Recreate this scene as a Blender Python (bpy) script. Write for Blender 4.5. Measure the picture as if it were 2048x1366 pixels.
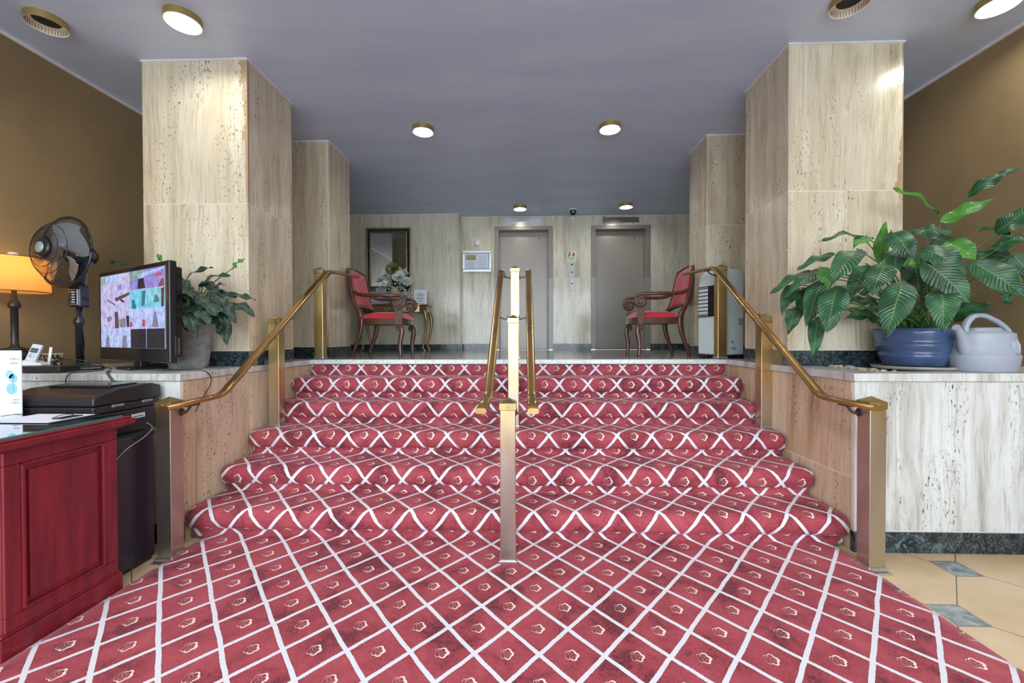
import bpy, bmesh, math, random
from mathutils import Vector, Matrix, Euler
random.seed(7)
S = bpy.context.scene
for o in list(bpy.data.objects): bpy.data.objects.remove(o)
C = S.collection
V = Vector
pi = math.pi

# ------------------------------------------------------------------ camera
F, YAW, PIT, ROL, CH = 820.0, .0291, -.0097, -.0024, 1.24
def ray(x, y):
    a = (x-1024)/F; b = -(y-683)/F
    c, s = math.cos(ROL), math.sin(ROL)
    xr = a*c-b*s; zu = a*s+b*c
    c, s = math.cos(PIT), math.sin(PIT)
    yf = c-zu*s; z = s+zu*c
    c, s = math.cos(YAW), math.sin(YAW)
    return V((xr*c-yf*s, xr*s+yf*c, z))
def at(x, y, Y):
    d = ray(x, y); return V((0, 0, CH))+d*(Y/d.y)
def atZ(x, y, z):
    d = ray(x, y); return V((0, 0, CH))+d*((z-CH)/d.z)
def atX(x, y, X):
    d = ray(x, y); return V((0, 0, CH))+d*(X/d.x)
fw = ray(1024, 683); rt = (ray(1024+F, 683)-fw); up = (ray(1024, 683-F)-fw)
cam = bpy.data.cameras.new('camera'); co = bpy.data.objects.new('camera', cam); C.objects.link(co)
M = Matrix((rt, up, -fw)).transposed().to_4x4(); M.translation = V((0, 0, CH)); co.matrix_world = M
cam.sensor_width = 36; cam.lens = 36*F/2048; cam.clip_start = .05; S.camera = co

# ------------------------------------------------------------------ light and exposure
W = bpy.data.worlds.new('world'); S.world = W; W.use_nodes = True
bg = W.node_tree.nodes['Background']; bg.inputs[0].default_value = (.80, .90, 1, 1); bg.inputs[1].default_value = 7.8
S.view_settings.view_transform = 'Standard'; S.view_settings.look = 'None'
S.view_settings.gamma = 1; S.view_settings.use_curve_mapping = False; S.view_settings.exposure = 0.12
LAMP_W = 6; SHADE_W = 3.2
def portal(loc, sx, sy, rot):
    l = bpy.data.lights.new('window_portal', 'AREA'); l.shape = 'RECTANGLE'; l.size = sx; l.size_y = sy
    o = bpy.data.objects.new('window_portal', l); C.objects.link(o); o.location = loc; o.rotation_euler = rot
    try: l.cycles.is_portal = True
    except Exception: pass

# ------------------------------------------------------------------ measures
ZL = 1.03; ZC = 3.34; XL, XR = -3.563, 3.356; IL, IR = -2.074, 1.90
YM = 3.893; TR = .29; RS = ZL/6; YC = 2.41; YB = 7.098; YBL = 6.90
YF = -3.6

# ------------------------------------------------------------------ node helpers
class N:
    def __init__(s, name):
        s.m = bpy.data.materials.new(name); s.m.use_nodes = True; s.t = s.m.node_tree
        s.p = s.t.nodes['Principled BSDF']
    def n(s, typ, **k):
        d = s.t.nodes.new(typ)
        for a, b in k.items(): setattr(d, a, b)
        return d
    def put(s, sock, v):
        if v is None: return
        if isinstance(v, bpy.types.NodeSocket): s.t.links.new(v, sock)
        else:
            if hasattr(sock.default_value, '__len__'):
                v = tuple(v)
                if len(sock.default_value) == 4 and len(v) == 3: v = v+(1,)
            sock.default_value = v
    def m_(s, op, a, b=None, c=None, clamp=False):
        d = s.n('ShaderNodeMath', operation=op); d.use_clamp = clamp
        s.put(d.inputs[0], a); s.put(d.inputs[1], b); s.put(d.inputs[2], c); return d.outputs[0]
    def obj(s): return s.n('ShaderNodeTexCoord').outputs['Object']
    def geo(s): return s.n('ShaderNodeNewGeometry').outputs['Position']
    def uv(s): return s.n('ShaderNodeUVMap', uv_map='UVMap').outputs[0]
    def sep(s, v): d = s.n('ShaderNodeSeparateXYZ'); s.put(d.inputs[0], v); return d.outputs
    def comb(s, x, y, z): 
        d = s.n('ShaderNodeCombineXYZ')
        for i, a in enumerate((x, y, z)): s.put(d.inputs[i], a)
        return d.outputs[0]
    def vm(s, op, a, b): d = s.n('ShaderNodeVectorMath', operation=op); s.put(d.inputs[0], a); s.put(d.inputs[1], b); return d.outputs[0]
    def noise(s, v, sc, det=3, rough=.5, dist=0, out='Fac'):
        d = s.n('ShaderNodeTexNoise'); s.put(d.inputs['Vector'], v); d.inputs['Scale'].default_value = sc
        d.inputs['Detail'].default_value = det; d.inputs['Roughness'].default_value = rough; d.inputs['Distortion'].default_value = dist
        return d.outputs[out]
    def ramp(s, f, *st, interp='LINEAR'):
        d = s.n('ShaderNodeValToRGB'); s.put(d.inputs[0], f); r = d.color_ramp; r.interpolation = interp
        while len(r.elements) < len(st): r.elements.new(.5)
        for e, (p, c) in zip(r.elements, st): e.position = p; e.color = (c if hasattr(c, '__len__') else (c, c, c))+((1,) if not hasattr(c, '__len__') or len(c) == 3 else ())
        return d.outputs[0]
    def sm(s, f, a, b): 
        d = s.n('ShaderNodeMapRange', interpolation_type='SMOOTHSTEP'); s.put(d.inputs[0], f); d.inputs[1].default_value = a; d.inputs[2].default_value = b; return d.outputs[0]
    def mix(s, f, a, b, mode='MIX'):
        d = s.n('ShaderNodeMix', data_type='RGBA', blend_type=mode); s.put(d.inputs[0], f); s.put(d.inputs[6], a); s.put(d.inputs[7], b); return d.outputs[2]
    def bump(s, h, st=.3, dist=.01):
        d = s.n('ShaderNodeBump'); s.put(d.inputs['Height'], h); d.inputs['Strength'].default_value = st; d.inputs['Distance'].default_value = dist
        s.t.links.new(d.outputs[0], s.p.inputs['Normal'])
    def done(s, col=None, rough=None, metal=None, **k):
        s.put(s.p.inputs['Base Color'], col); s.put(s.p.inputs['Roughness'], rough); s.put(s.p.inputs['Metallic'], metal)
        for a, b in k.items(): s.put(s.p.inputs[a.replace('_', ' ')], b)
        return s.m
def L(r, g, b):      # sRGB 0-255 to linear
    f = lambda c: ((c/255+.055)/1.055)**2.4 if c > 10 else c/255/12.92
    return (f(r), f(g), f(b))
def plain(name, c, rough=.5, metal=0, var=.08, sc=6, **k):
    m = N(name); nz = m.noise(m.obj(), sc, 3)
    col = m.mix(nz, tuple(x*(1-var) for x in c), tuple(min(1, x*(1+var)) for x in c))
    return m.done(col, rough, metal, **k)

def travertine(name, base, dark, pits=1., rough=.25, pale=(.82, .78, .68), edge=False):
    m = N(name); P = m.obj(); sd = m.vm('SCALE', m.uv(), (0, 0, 0)); sd.node.inputs['Scale'].default_value = 7.3
    u = m.sep(m.uv())[0]
    P = m.vm('ADD', P, sd)
    st = m.vm('MULTIPLY', P, (1, 1, .07))
    wob = m.noise(m.vm('MULTIPLY', P, (1.5, 1.5, .9)), 1.2, 2, out='Color')
    st = m.vm('ADD', st, m.vm('MULTIPLY', m.vm('SUBTRACT', wob, (.5, .5, .5)), (.14, .14, .1)))
    a = m.noise(st, 9, 5, .62); b = m.noise(m.vm('MULTIPLY', st, (1, 1, .6)), 62, 4, .7); c = m.noise(P, 1.6, 3)
    col = m.ramp(a, (.28, dark), (.42, base), (.6, pale), (.78, base))
    col = m.mix(m.m_('MULTIPLY', m.sm(b, .50, .66), .42), col, tuple(x*.66 for x in dark))
    col = m.mix(m.m_('MULTIPLY', m.sm(c, .45, .7), .35), col, tuple(x*.8 for x in base))
    rust = m.m_('MULTIPLY', m.sm(m.noise(m.vm('MULTIPLY', P, (1, 1, .2)), 3.3, 4, .6), .60, .74), .5)
    col = m.mix(rust, col, L(150, 118, 84))
    if edge:
        x, y, z = m.sep(m.obj())
        ew = m.m_('ADD', .012, m.m_('MULTIPLY', m.sm(m.noise(m.vm('MULTIPLY', P, (1, 1, .6)), 4, 4, .6), .42, .7), .075))
        d_ = m.m_('MINIMUM', m.m_('ABSOLUTE', m.m_('ADD', x, 2.075)), m.m_('ABSOLUTE', m.m_('SUBTRACT', x, 2.703)))
        em = m.m_('MULTIPLY', m.m_('MULTIPLY', m.m_('LESS_THAN', d_, ew), m.sm(z, 1.9, 2.4)), m.m_('LESS_THAN', y, 3.06))
        col = m.mix(m.m_('MULTIPLY', em, .7), col, L(166, 132, 94))
    pb = m.sm(m.noise(m.vm('MULTIPLY', P, (1, 1, .15)), 8, 3), .48, .60)
    pt = m.sm(m.noise(m.vm('MULTIPLY', P, (1, 1, .33)), 100, 3, .6), .61, .65)
    pit = m.m_('MULTIPLY', m.m_('MULTIPLY', pb, pt), pits)
    col = m.mix(m.m_('MULTIPLY', pit, .9), col, L(52, 44, 36))
    m.bump(m.m_('SUBTRACT', 1, pit), .5, .004)
    return m.done(col, m.m_('ADD', m.m_('MULTIPLY', pit, .4), rough))
T_front = travertine('travertine_vertical_vein', L(204, 192, 164), L(174, 160, 130), 1., .22, L(222, 214, 192), True)
T_side = travertine('travertine_planter', L(198, 198, 193), L(154, 148, 136), 1., .28, L(216, 220, 220))
T_tan = travertine('travertine_tan', L(206, 180, 148), L(164, 130, 94), 1.2, .28, L(222, 204, 178))
T_back = travertine('travertine_polished', L(208, 203, 182), L(160, 150, 122), .5, .14, L(222, 218, 200))
grout = plain('white_grout', L(232, 228, 215), .6)
def wallpaint():
    m = N('bronze_wall_paint'); P = m.obj(); a = m.noise(P, .9, 4, .6); b = m.noise(P, 60, 2)
    col = m.ramp(a, (.3, L(122, 106, 76)), (.5, L(142, 122, 90)), (.7, L(152, 130, 96)))
    m.bump(b, .15, .002); return m.done(col, m.m_('ADD', m.m_('MULTIPLY', b, .2), .35))
M_wall = wallpaint()
def ceilpaint():
    m = N('ceiling_paint'); P = m.obj(); a = m.noise(m.vm('MULTIPLY', P, (.5, 2, 1)), 1.5, 4, .6); b = m.noise(P, 5, 4)
    col = m.ramp(a, (.35, L(196, 214, 248)), (.65, L(208, 226, 255)))
    m.bump(b, .25, .01); return m.done(col, .42)
M_ceil = ceilpaint()
M_trimw = plain('white_trim_paint', L(228, 226, 230), .4)
def black_marble():
    m = N('dark_green_marble'); P = m.obj()
    w = m.noise(P, 7, 6, .65, 1.5); v = m.noise(m.vm('ADD', P, (3, 3, 3)), 14, 5, .6, 2.5)
    vein = m.sm(m.m_('ABSOLUTE', m.m_('SUBTRACT', v, .5)), .02, 0)
    col = m.ramp(w, (.35, L(18, 24, 28)), (.55, L(38, 50, 56)), (.72, L(96, 116, 124)))
    col = m.mix(m.m_('MULTIPLY', vein, .5), col, L(150, 165, 170)); return m.done(col, .12)
M_bm = black_marble()
def pale_marble():
    m = N('white_marble_nosing'); P = m.obj(); v = m.noise(P, 9, 5, .6, 2)
    vein = m.sm(m.m_('ABSOLUTE', m.m_('SUBTRACT', v, .5)), .03, 0)
    return m.done(m.mix(m.m_('MULTIPLY', vein, .6), L(222, 228, 226), L(150, 158, 158)), .2)
M_pm = pale_marble()
def landing_mat():
    m = N('polished_grey_terrazzo'); P = m.obj(); a = m.noise(P, 2.5, 4, .6); b = m.noise(P, 90, 2)
    col = m.ramp(a, (.3, L(112, 114, 110)), (.7, L(146, 148, 142)))
    x, y, z = m.sep(P)
    fx = m.m_('ABSOLUTE', m.m_('SUBTRACT', m.m_('FRACT', m.m_('DIVIDE', x, .9)), .5)); fy = m.m_('ABSOLUTE', m.m_('SUBTRACT', m.m_('FRACT', m.m_('DIVIDE', y, .9)), .5))
    g = m.m_('GREATER_THAN', m.m_('MAXIMUM', fx, fy), .497)
    col = m.mix(m.m_('MULTIPLY', g, .5), col, L(88, 86, 80)); col = m.mix(m.m_('MULTIPLY', m.sm(b, .6, .7), .3), col, L(190, 190, 184))
    return m.done(col, m.m_('ADD', m.m_('MULTIPLY', a, .12), .07))
M_land = landing_mat()
def floor_mat():
    m = N('beige_octagon_floor_tile'); P = m.obj(); x, y, z = m.sep(P); s = .534
    x0, y0 = 2.304, 2.247
    p = m.m_('MULTIPLY', m.m_('ADD', m.m_('SUBTRACT', x, x0), m.m_('SUBTRACT', y, y0)), .7071)
    q = m.m_('MULTIPLY', m.m_('SUBTRACT', m.m_('SUBTRACT', x, x0), m.m_('SUBTRACT', y, y0)), .7071)
    def d(c): return m.m_('MULTIPLY', m.m_('SUBTRACT', .5, m.m_('ABSOLUTE', m.m_('SUBTRACT', m.m_('FRACT', m.m_('DIVIDE', c, s)), .5))), s)
    dp, dq = d(p), d(q); sm_ = m.m_('ADD', dp, dq)
    dot = m.m_('LESS_THAN', sm_, .101)
    line = m.m_('MAXIMUM', m.m_('LESS_THAN', m.m_('MINIMUM', dp, dq), .0022), m.m_('LESS_THAN', m.m_('ABSOLUTE', m.m_('SUBTRACT', sm_, .101)), .003))
    line = m.m_('MULTIPLY', line, m.m_('GREATER_THAN', sm_, .098))
    a = m.noise(P, 3, 5, .6); v = m.noise(P, 16, 6, .65, 1)
    beige = m.ramp(a, (.3, L(196, 170, 134)), (.7, L(214, 190, 154)))
    grey = m.ramp(v, (.4, L(110, 122, 124)), (.62, L(166, 176, 176)))
    col = m.mix(dot, beige, grey); col = m.mix(line, col, L(92, 90, 84))
    m.bump(m.m_('SUBTRACT', 1, line), .3, .002)
    return m.done(col, .22)
M_floor = floor_mat()

def carpet_mat():
    m = N('red_trellis_carpet'); uv = m.uv(); U, Vv, _ = m.sep(uv); DX, DY = .25, .28
    wob = m.sep(m.noise(uv, 7, 2, out='Color'))
    U2 = m.m_('ADD', U, m.m_('MULTIPLY', m.m_('SUBTRACT', wob[0], .5), .012)); V2 = m.m_('ADD', Vv, m.m_('MULTIPLY', m.m_('SUBTRACT', wob[1], .5), .012))
    a = m.m_('DIVIDE', m.m_('ADD', U2, .069), DX); b = m.m_('DIVIDE', m.m_('SUBTRACT', V2, 1.985), DY)
    A = m.m_('FRACT', m.m_('ADD', m.m_('ADD', a, b), 50)); B = m.m_('FRACT', m.m_('ADD', m.m_('SUBTRACT', a, b), 50))
    da = m.m_('SUBTRACT', A, .5); db = m.m_('SUBTRACT', B, .5)
    fr = m.noise(uv, 160, 2)
    th = m.m_('ADD', .452, m.m_('MULTIPLY', m.m_('SUBTRACT', fr, .5), .03))
    line = m.m_('GREATER_THAN', m.m_('MAXIMUM', m.m_('ABSOLUTE', da), m.m_('ABSOLUTE', db)), th)
    edge = m.m_('MULTIPLY', m.m_('GREATER_THAN', m.m_('MAXIMUM', m.m_('ABSOLUTE', da), m.m_('ABSOLUTE', db)), .436), m.m_('SUBTRACT', 1, line))
    lx = m.m_('MULTIPLY', m.m_('ADD', da, db), DX/2); ly = m.m_('MULTIPLY', m.m_('SUBTRACT', da, db), DY/2)
    r = m.m_('SQRT', m.m_('ADD', m.m_('MULTIPLY', lx, lx), m.m_('MULTIPLY', ly, ly))); th_ = m.m_('ARCTAN2', ly, lx)
    r0 = m.m_('ADD', .0255, m.m_('MULTIPLY', m.m_('SUBTRACT', m.m_('ABSOLUTE', m.m_('COSINE', m.m_('MULTIPLY', th_, 2.5))), .5), .006))
    wdt = m.m_('ADD', .0045, m.m_('MULTIPLY', m.m_('COSINE', th_), .0038))
    ring = m.m_('LESS_THAN', m.m_('ABSOLUTE', m.m_('SUBTRACT', m.m_('SUBTRACT', r0, m.m_('MULTIPLY', wdt, .5)), r)), m.m_('MULTIPLY', wdt, m.m_('ADD', .2, m.m_('MULTIPLY', wob[2], .8))))
    ri = m.m_('ADD', .012, m.m_('MULTIPLY', m.m_('SINE', m.m_('ADD', m.m_('MULTIPLY', th_, 3), .8)), .007))
    ins = m.m_('LESS_THAN', m.m_('ABSOLUTE', m.m_('SUBTRACT', r, ri)), .0016)
    fl = m.m_('MAXIMUM', ring, m.m_('MULTIPLY', ins, .45)); halo = m.m_('MULTIPLY', m.m_('LESS_THAN', r, .0305), m.m_('SUBTRACT', 1, fl))
    pile = m.noise(m.vm('MULTIPLY', uv, (1, .25, 1)), 260, 3); mott = m.noise(uv, 4.2, 6, .72, .5)
    red = m.ramp(mott, (.39, L(88, 26, 36)), (.46, L(138, 48, 58)), (.54, L(154, 60, 70)), (.66, L(168, 74, 82)))
    red = m.mix(m.m_('MULTIPLY', m.sm(pile, .4, .7), .35), red, L(202, 92, 112))
    red = m.mix(m.m_('MULTIPLY', m.m_('MAXIMUM', edge, halo), .35), red, L(96, 18, 30))
    col = m.mix(line, red, m.mix(fr, L(206, 210, 218), L(232, 234, 240))); col = m.mix(fl, col, L(240, 214, 206))
    m.bump(m.m_('ADD', m.m_('MULTIPLY', pile, .6), m.m_('MULTIPLY', line, -.5)), .5, .004)
    return m.done(col, .8, None, Sheen_Weight=.2, Sheen_Roughness=.4, Sheen_Tint=L(255, 190, 200)+(1,))
M_carpet = carpet_mat()
def brass_mat(name, c1, c2, r=.26, silver_glint=False):
    m = N(name); P = m.obj(); a = m.noise(m.vm('MULTIPLY', P, (1, 1, .4)), 3.5, 3, .5)
    col = m.ramp(a, (.35, c2), (.55, c1), (.75, tuple(min(1, x*1.06) for x in c1)))
    if silver_glint:  # silvery daylight reflection mixed into the brass colour, stronger towards the floor
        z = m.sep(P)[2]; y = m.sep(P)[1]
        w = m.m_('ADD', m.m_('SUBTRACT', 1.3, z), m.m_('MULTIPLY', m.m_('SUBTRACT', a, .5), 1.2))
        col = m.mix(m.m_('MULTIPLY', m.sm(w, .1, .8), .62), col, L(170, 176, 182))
    return m.done(col, m.m_('ADD', m.m_('MULTIPLY', a, .12), r-.04), .95)
M_brass = brass_mat('silver_glint_brass', L(214, 190, 132), L(186, 152, 98), .28, True)
M_rail = brass_mat('bronze_rail', L(190, 156, 104), L(172, 136, 88), .26)
M_cap = brass_mat('dull_brass_cap', L(196, 176, 120), L(160, 140, 96), .3)
M_steel = plain('brushed_steel', (.55, .57, .58), .28, .95)
M_dkmetal = plain('dark_bracket_metal', (.10, .09, .08), .35, .8)
M_glow = N('lamp_glow'); M_glow.done((1, .97, .9), .5, None, Emission_Color=(1, .96, .90, 1), Emission_Strength=4.0); M_glow = M_glow.m
M_lampin = plain('white_lamp_ring', (.8, .79, .74), .4)
M_gold = plain('gold_lamp_ring', L(176, 156, 96), .32, .7)
M_dark = plain('dark_hollow', (.03, .03, .028), .7)
M_black = plain('black_plastic', (.014, .014, .017), .2, var=.2)
M_blackm = plain('black_matte', (.018, .018, .021), .36, var=.2)
M_white = plain('white_plastic', L(232, 234, 236), .35)
M_paper = plain('white_paper', L(226, 232, 244), .6, var=.02)
M_ink = plain('printed_ink', L(92, 96, 108), .6)
M_elev = plain('taupe_elevator_paint', L(150, 144, 136), .3, .15, var=.04, sc=2)
M_elevf = plain('taupe_frame_paint', L(134, 128, 122), .35, .1, var=.04)
M_elevl = plain('worn_steel_frame', L(150, 150, 146), .35, .1)

# ------------------------------------------------------------------ mesh builder
class B:
    def __init__(s): s.b = bmesh.new(); s.uvl = s.b.loops.layers.uv.new('UVMap')
    def face(s, vs, mi=0, uvs=None, smooth=False):
        try: f = s.b.faces.new(vs)
        except ValueError: return None
        f.material_index = mi; f.smooth = smooth
        if uvs:
            for l, u in zip(f.loops, uvs): l[s.uvl].uv = u
        return f
    def box(s, x0, x1, y0, y1, z0, z1, mi=0, uv=None, M=None):
        ps = [V((x, y, z)) for z in (z0, z1) for y in (y0, y1) for x in (x0, x1)]
        if M is not None: ps = [M @ p for p in ps]
        v = [s.b.verts.new(p) for p in ps]
        for q in ((0, 2, 3, 1), (4, 5, 7, 6), (0, 1, 5, 4), (2, 6, 7, 3), (0, 4, 6, 2), (1, 3, 7, 5)):
            s.face([v[i] for i in q], mi, [uv]*4 if uv else None)
        return s
    def prism(s, pts, z0, z1, mi=0, axis='z', smooth=False):
        def P(a, b, c): return {'z': (a, b, c), 'y': (a, c, b), 'x': (c, a, b)}[axis]
        lo = [s.b.verts.new(P(a, b, z0)) for a, b in pts]; hi = [s.b.verts.new(P(a, b, z1)) for a, b in pts]
        n = len(pts)
        for i in range(n): s.face((lo[i], lo[(i+1) % n], hi[(i+1) % n], hi[i]), mi, smooth=smooth)
        s.face(lo[::-1], mi); s.face(hi, mi); return s
    def lathe(s, prof, n=32, mi=0, M=None, caps=True, smooth=True, wave=None):
        rings = []
        for r, z in prof:
            ring = []
            for i in range(n):
                a = 2*pi*i/n; rr = r*(1+(wave[1]*math.cos(wave[0]*a) if wave else 0)); p = V((rr*math.cos(a), rr*math.sin(a), z))
                ring.append(s.b.verts.new(M @ p if M is not None else p))
            rings.append(ring)
        for k in range(len(rings)-1):
            for i in range(n): s.face((rings[k][i], rings[k][(i+1) % n], rings[k+1][(i+1) % n], rings[k+1][i]), mi, smooth=smooth)
        if caps: 
            s.face(rings[0][::-1], mi); s.face(rings[-1], mi)
        return s
    def sweep(s, pts, ra, rb=None, ref=(0, 1, 0), n=10, mi=0, power=1., smooth=True, close=False, M=None):
        """ra = half size along ref, rb = half size across; lists allowed"""
        pts = [V(p) for p in pts]; m = len(pts); rb = ra if rb is None else rb
        A = ra if hasattr(ra, '__len__') else [ra]*m; Bb = rb if hasattr(rb, '__len__') else [rb]*m
        rings = []; ref = V(ref)
        for i, p in enumerate(pts):
            t = (pts[min(i+1, m-1)]-pts[max(i-1, 0)])
            if t.length < 1e-9: t = V((0, 0, 1))
            t.normalize(); r = ref-t*ref.dot(t)
            if r.length < 1e-4: r = t.orthogonal()
            r.normalize(); q = t.cross(r); ring = []
            for k in range(n):
                a = 2*pi*(k+.5)/n; c, sn = math.cos(a), math.sin(a)
                c = math.copysign(abs(c)**power, c); sn = math.copysign(abs(sn)**power, sn)
                w = p+r*(c*A[i])+q*(sn*Bb[i]); ring.append(s.b.verts.new(M @ w if M is not None else w))
            rings.append(ring)
        for k in range(m-1):
            for i in range(n): s.face((rings[k][i], rings[k][(i+1) % n], rings[k+1][(i+1) % n], rings[k+1][i]), mi, smooth=smooth)
        s.face(rings[0][::-1], mi); s.face(rings[-1], mi); return s
    def sphere(s, c, r, n=10, mi=0, sc=(1, 1, 1)):
        M = Matrix.Translation(c) @ Matrix.Diagonal((sc[0], sc[1], sc[2], 1))
        return s.lathe([(r*math.sin(pi*(k+.02)/(n+.04)), -r*math.cos(pi*(k+.02)/(n+.04))) for k in range(n+1)], 2*n, mi, M)
    def build(s, name, mats, parent=None, bevel=0, recalc=True, kind=None, subsurf=0):
        if recalc: bmesh.ops.recalc_face_normals(s.b, faces=s.b.faces)
        me = bpy.data.meshes.new(name); s.b.to_mesh(me); s.b.free()
        for m in (mats if isinstance(mats, (list, tuple)) else [mats]): me.materials.append(m)
        o = bpy.data.objects.new(name, me); C.objects.link(o)
        if parent: o.parent = parent
        if bevel:
            d = o.modifiers.new('bevel', 'BEVEL'); d.width = bevel; d.segments = 2; d.limit_method = 'ANGLE'; d.angle_limit = .7
        if subsurf: d = o.modifiers.new('sub', 'SUBSURF'); d.levels = subsurf; d.render_levels = subsurf
        if kind: o['kind'] = kind
        return o
def thing(name, label, cat, loc=(0, 0, 0), rz=0, group=None):
    o = bpy.data.objects.new(name, None); C.objects.link(o); o.location = loc; o.rotation_euler = (0, 0, rz)
    o['label'] = label; o['category'] = cat
    if group: o['group'] = group
    return o
def tag(o, label, cat, group=None):
    o['label'] = label; o['category'] = cat
    if group: o['group'] = group
    return o
def smooth_path(pts, k=6):
    pts = [V(p) for p in pts]; out = []
    for i in range(len(pts)-1):
        p0 = pts[max(i-1, 0)]; p1 = pts[i]; p2 = pts[i+1]; p3 = pts[min(i+2, len(pts)-1)]
        for j in range(k):
            t = j/k; out.append(.5*((2*p1)+(p2-p0)*t+(2*p0-5*p1+4*p2-p3)*t*t+(3*p1-p0-3*p2+p3)*t**3))
    out.append(pts[-1]); return out
def lerpl(vals, k=6):
    out = []
    for i in range(len(vals)-1):
        for j in range(k): out.append(vals[i]+(vals[i+1]-vals[i])*j/k)
    out.append(vals[-1]); return out
def text(s, size, loc, M, name, mat, parent, align='LEFT'):
    cu = bpy.data.curves.new(name, 'FONT'); cu.body = s; cu.size = size; cu.align_x = align; cu.extrude = .0002
    t = bpy.data.objects.new('tmp', cu); C.objects.link(t)
    bpy.context.view_layer.update()
    me = bpy.data.meshes.new_from_object(t.evaluated_get(bpy.context.evaluated_depsgraph_get())); bpy.data.objects.remove(t)
    me.transform(M @ Matrix.Translation(loc)); me.materials.clear(); me.materials.append(mat)
    o = bpy.data.objects.new(name, me); C.objects.link(o); o.parent = parent; return o

sc = [0]
def seed(): sc[0] += 1; return (sc[0]*1.37 % 9.1, sc[0]*.83 % 7.7)
G = .0025
def clad_y(b, x0, x1, z0, z1, Y, d=-1, cx=(), cz=(), th=.018):
    """slabs on a plane of constant Y; d = outward sign"""
    xs = [x0]+list(cx)+[x1]; zs = [z0]+list(cz)+[z1]
    for i in range(len(xs)-1):
        for k in range(len(zs)-1):
            y0, y1 = sorted((Y, Y+d*th)); b.box(xs[i]+G, xs[i+1]-G, y0, y1, zs[k]+G*.8, zs[k+1]-G*.8, 0, seed())
def clad_x(b, y0, y1, z0, z1, X, d=1, cy=(), cz=(), th=.018):
    ys = [y0]+list(cy)+[y1]; zs = [z0]+list(cz)+[z1]
    for i in range(len(ys)-1):
        for k in range(len(zs)-1):
            a, c = sorted((X, X+d*th)); b.box(a, c, ys[i]+G, ys[i+1]-G, zs[k]+G*.8, zs[k+1]-G*.8, 0, seed())

# ------------------------------------------------------------------ setting
B().box(XL, XR, YF, 2.6, -.1, 0).build('floor', M_floor, kind='structure')
B().box(XL-.1, XR+.1, YF, YB+.5, ZC, ZC+.1).build('ceiling', M_ceil, kind='structure')
B().box(XL-.1, XL, YF, YB+.1, 0, ZC).build('wall_left', M_wall, kind='structure')
B().box(XR, XR+.1, YF, YB+.1, 0, ZC).build('wall_right', M_wall, kind='structure')
t = B(); t.box(XL, XL+.016, YF, YB, ZC-.02, ZC); t.build('trim_1', M_trimw, kind='structure')
t = B(); t.box(XR-.016, XR, YF, YB, ZC-.02, ZC); t.build('trim_2', M_trimw, kind='structure')
# street front behind the camera: glazed wall
fr = B(); n = 4; fx = [XL+(XR-XL)*i/n for i in range(n+1)]
for x in fx: fr.box(x-.04, x+.04, YF-.06, YF+.06, 0, ZC)
for z in (0, .06, 2.3, ZC-.08): fr.box(XL, XR, YF-.05, YF+.05, z, z+.07)
fr.build('window_1', plain('bronze_window_frame', (.12, .1, .08), .35, .6), kind='structure')
gl = N('window_glass'); gl.done((1, 1, 1), 0.0, None, Transmission_Weight=1.0, IOR=1.0)
portal(((XL+XR)/2, YF-.12, ZC/2), XR-XL, ZC, (pi/2, 0, pi))
pv = B(); pv.box(-14, 14, -16, YF-.1, -.12, -.02); pv.build('pavement', plain('outdoor_pavement', (.42, .42, .4), .8), kind='structure')

# raised masses beside the stairs, with their caps
def planter(side):
    x0, x1, inner = (XL, IL, IL) if side == 'left' else (IR, XR, IR)
    d = 1 if side == 'left' else -1
    b = B(); xi = inner-d*.018
    b.box(x0 if side == 'left' else IR+.0015, IL-.0015 if side == 'left' else x1, YC+.0015, YB, 0, ZL-.05, 1)
    zs = .12
    if side == 'left':
        clad_y(b, x0, inner, zs, ZL-.05, YC+.018, -1, (-3.05, -2.62))
        clad_x(b, YC+.018, YM+.02, 0, ZL-.05, xi, 1, (3.05,), ())
    else:
        clad_y(b, inner, x1, zs, ZL-.05, YC+.018, -1, (2.9,))
        clad_x(b, YC+.018, YM+.02, 0, ZL-.05, xi, -1, (3.3,), (.42,))
    b.b.normal_update()
    for f in b.b.faces:
        if f.material_index == 0 and abs(f.calc_center_median().x-inner) < .03 and abs(f.normal.x) > .5 or (f.material_index == 0 and f.calc_center_median().y > YC+.05): f.material_index = 2
    b.build('wall_planter_'+side, [T_side, grout, T_tan], kind='structure', bevel=.002)
    c = B(); o_ = d*.012
    if side == 'left': c.box(x0, inner+o_, YC-.012, YM+.12, ZL-.047, ZL-.003, 0, seed())
    else:
        c.box(IR-.012, IR+.22, YC-.012, YM+.12, ZL-.047, ZL, 0, seed()); c.box(IR+.22, XR, YC-.012, YC+.14, ZL-.047, ZL, 0, seed()); c.box(IR+.22, XR, YC+.14, YM+.12, ZL-.047, ZL-.02, 0, seed())
    c.build('trim_3' if side == 'left' else 'trim_4', [T_side], kind='structure', bevel=.003)
    b2 = B(); b2.box(*((x0, inner+.006) if side == 'left' else (inner-.006, x1)), YC-.012, YC+.02, 0, .118)
    b2.build('baseboard_planter_'+side, M_bm, kind='structure', bevel=.002)
planter('left'); planter('right')
b = B(); b.box(XL, XR, YM+.12, YB, ZL-.06, ZL-.004); b.build('landing_floor', M_land, kind='structure')
b = B(); b.box(IL, IR, YM, YM+.12, ZL-.042, ZL); b.build('landing_nosing', M_pm, kind='structure', bevel=.004)

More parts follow.
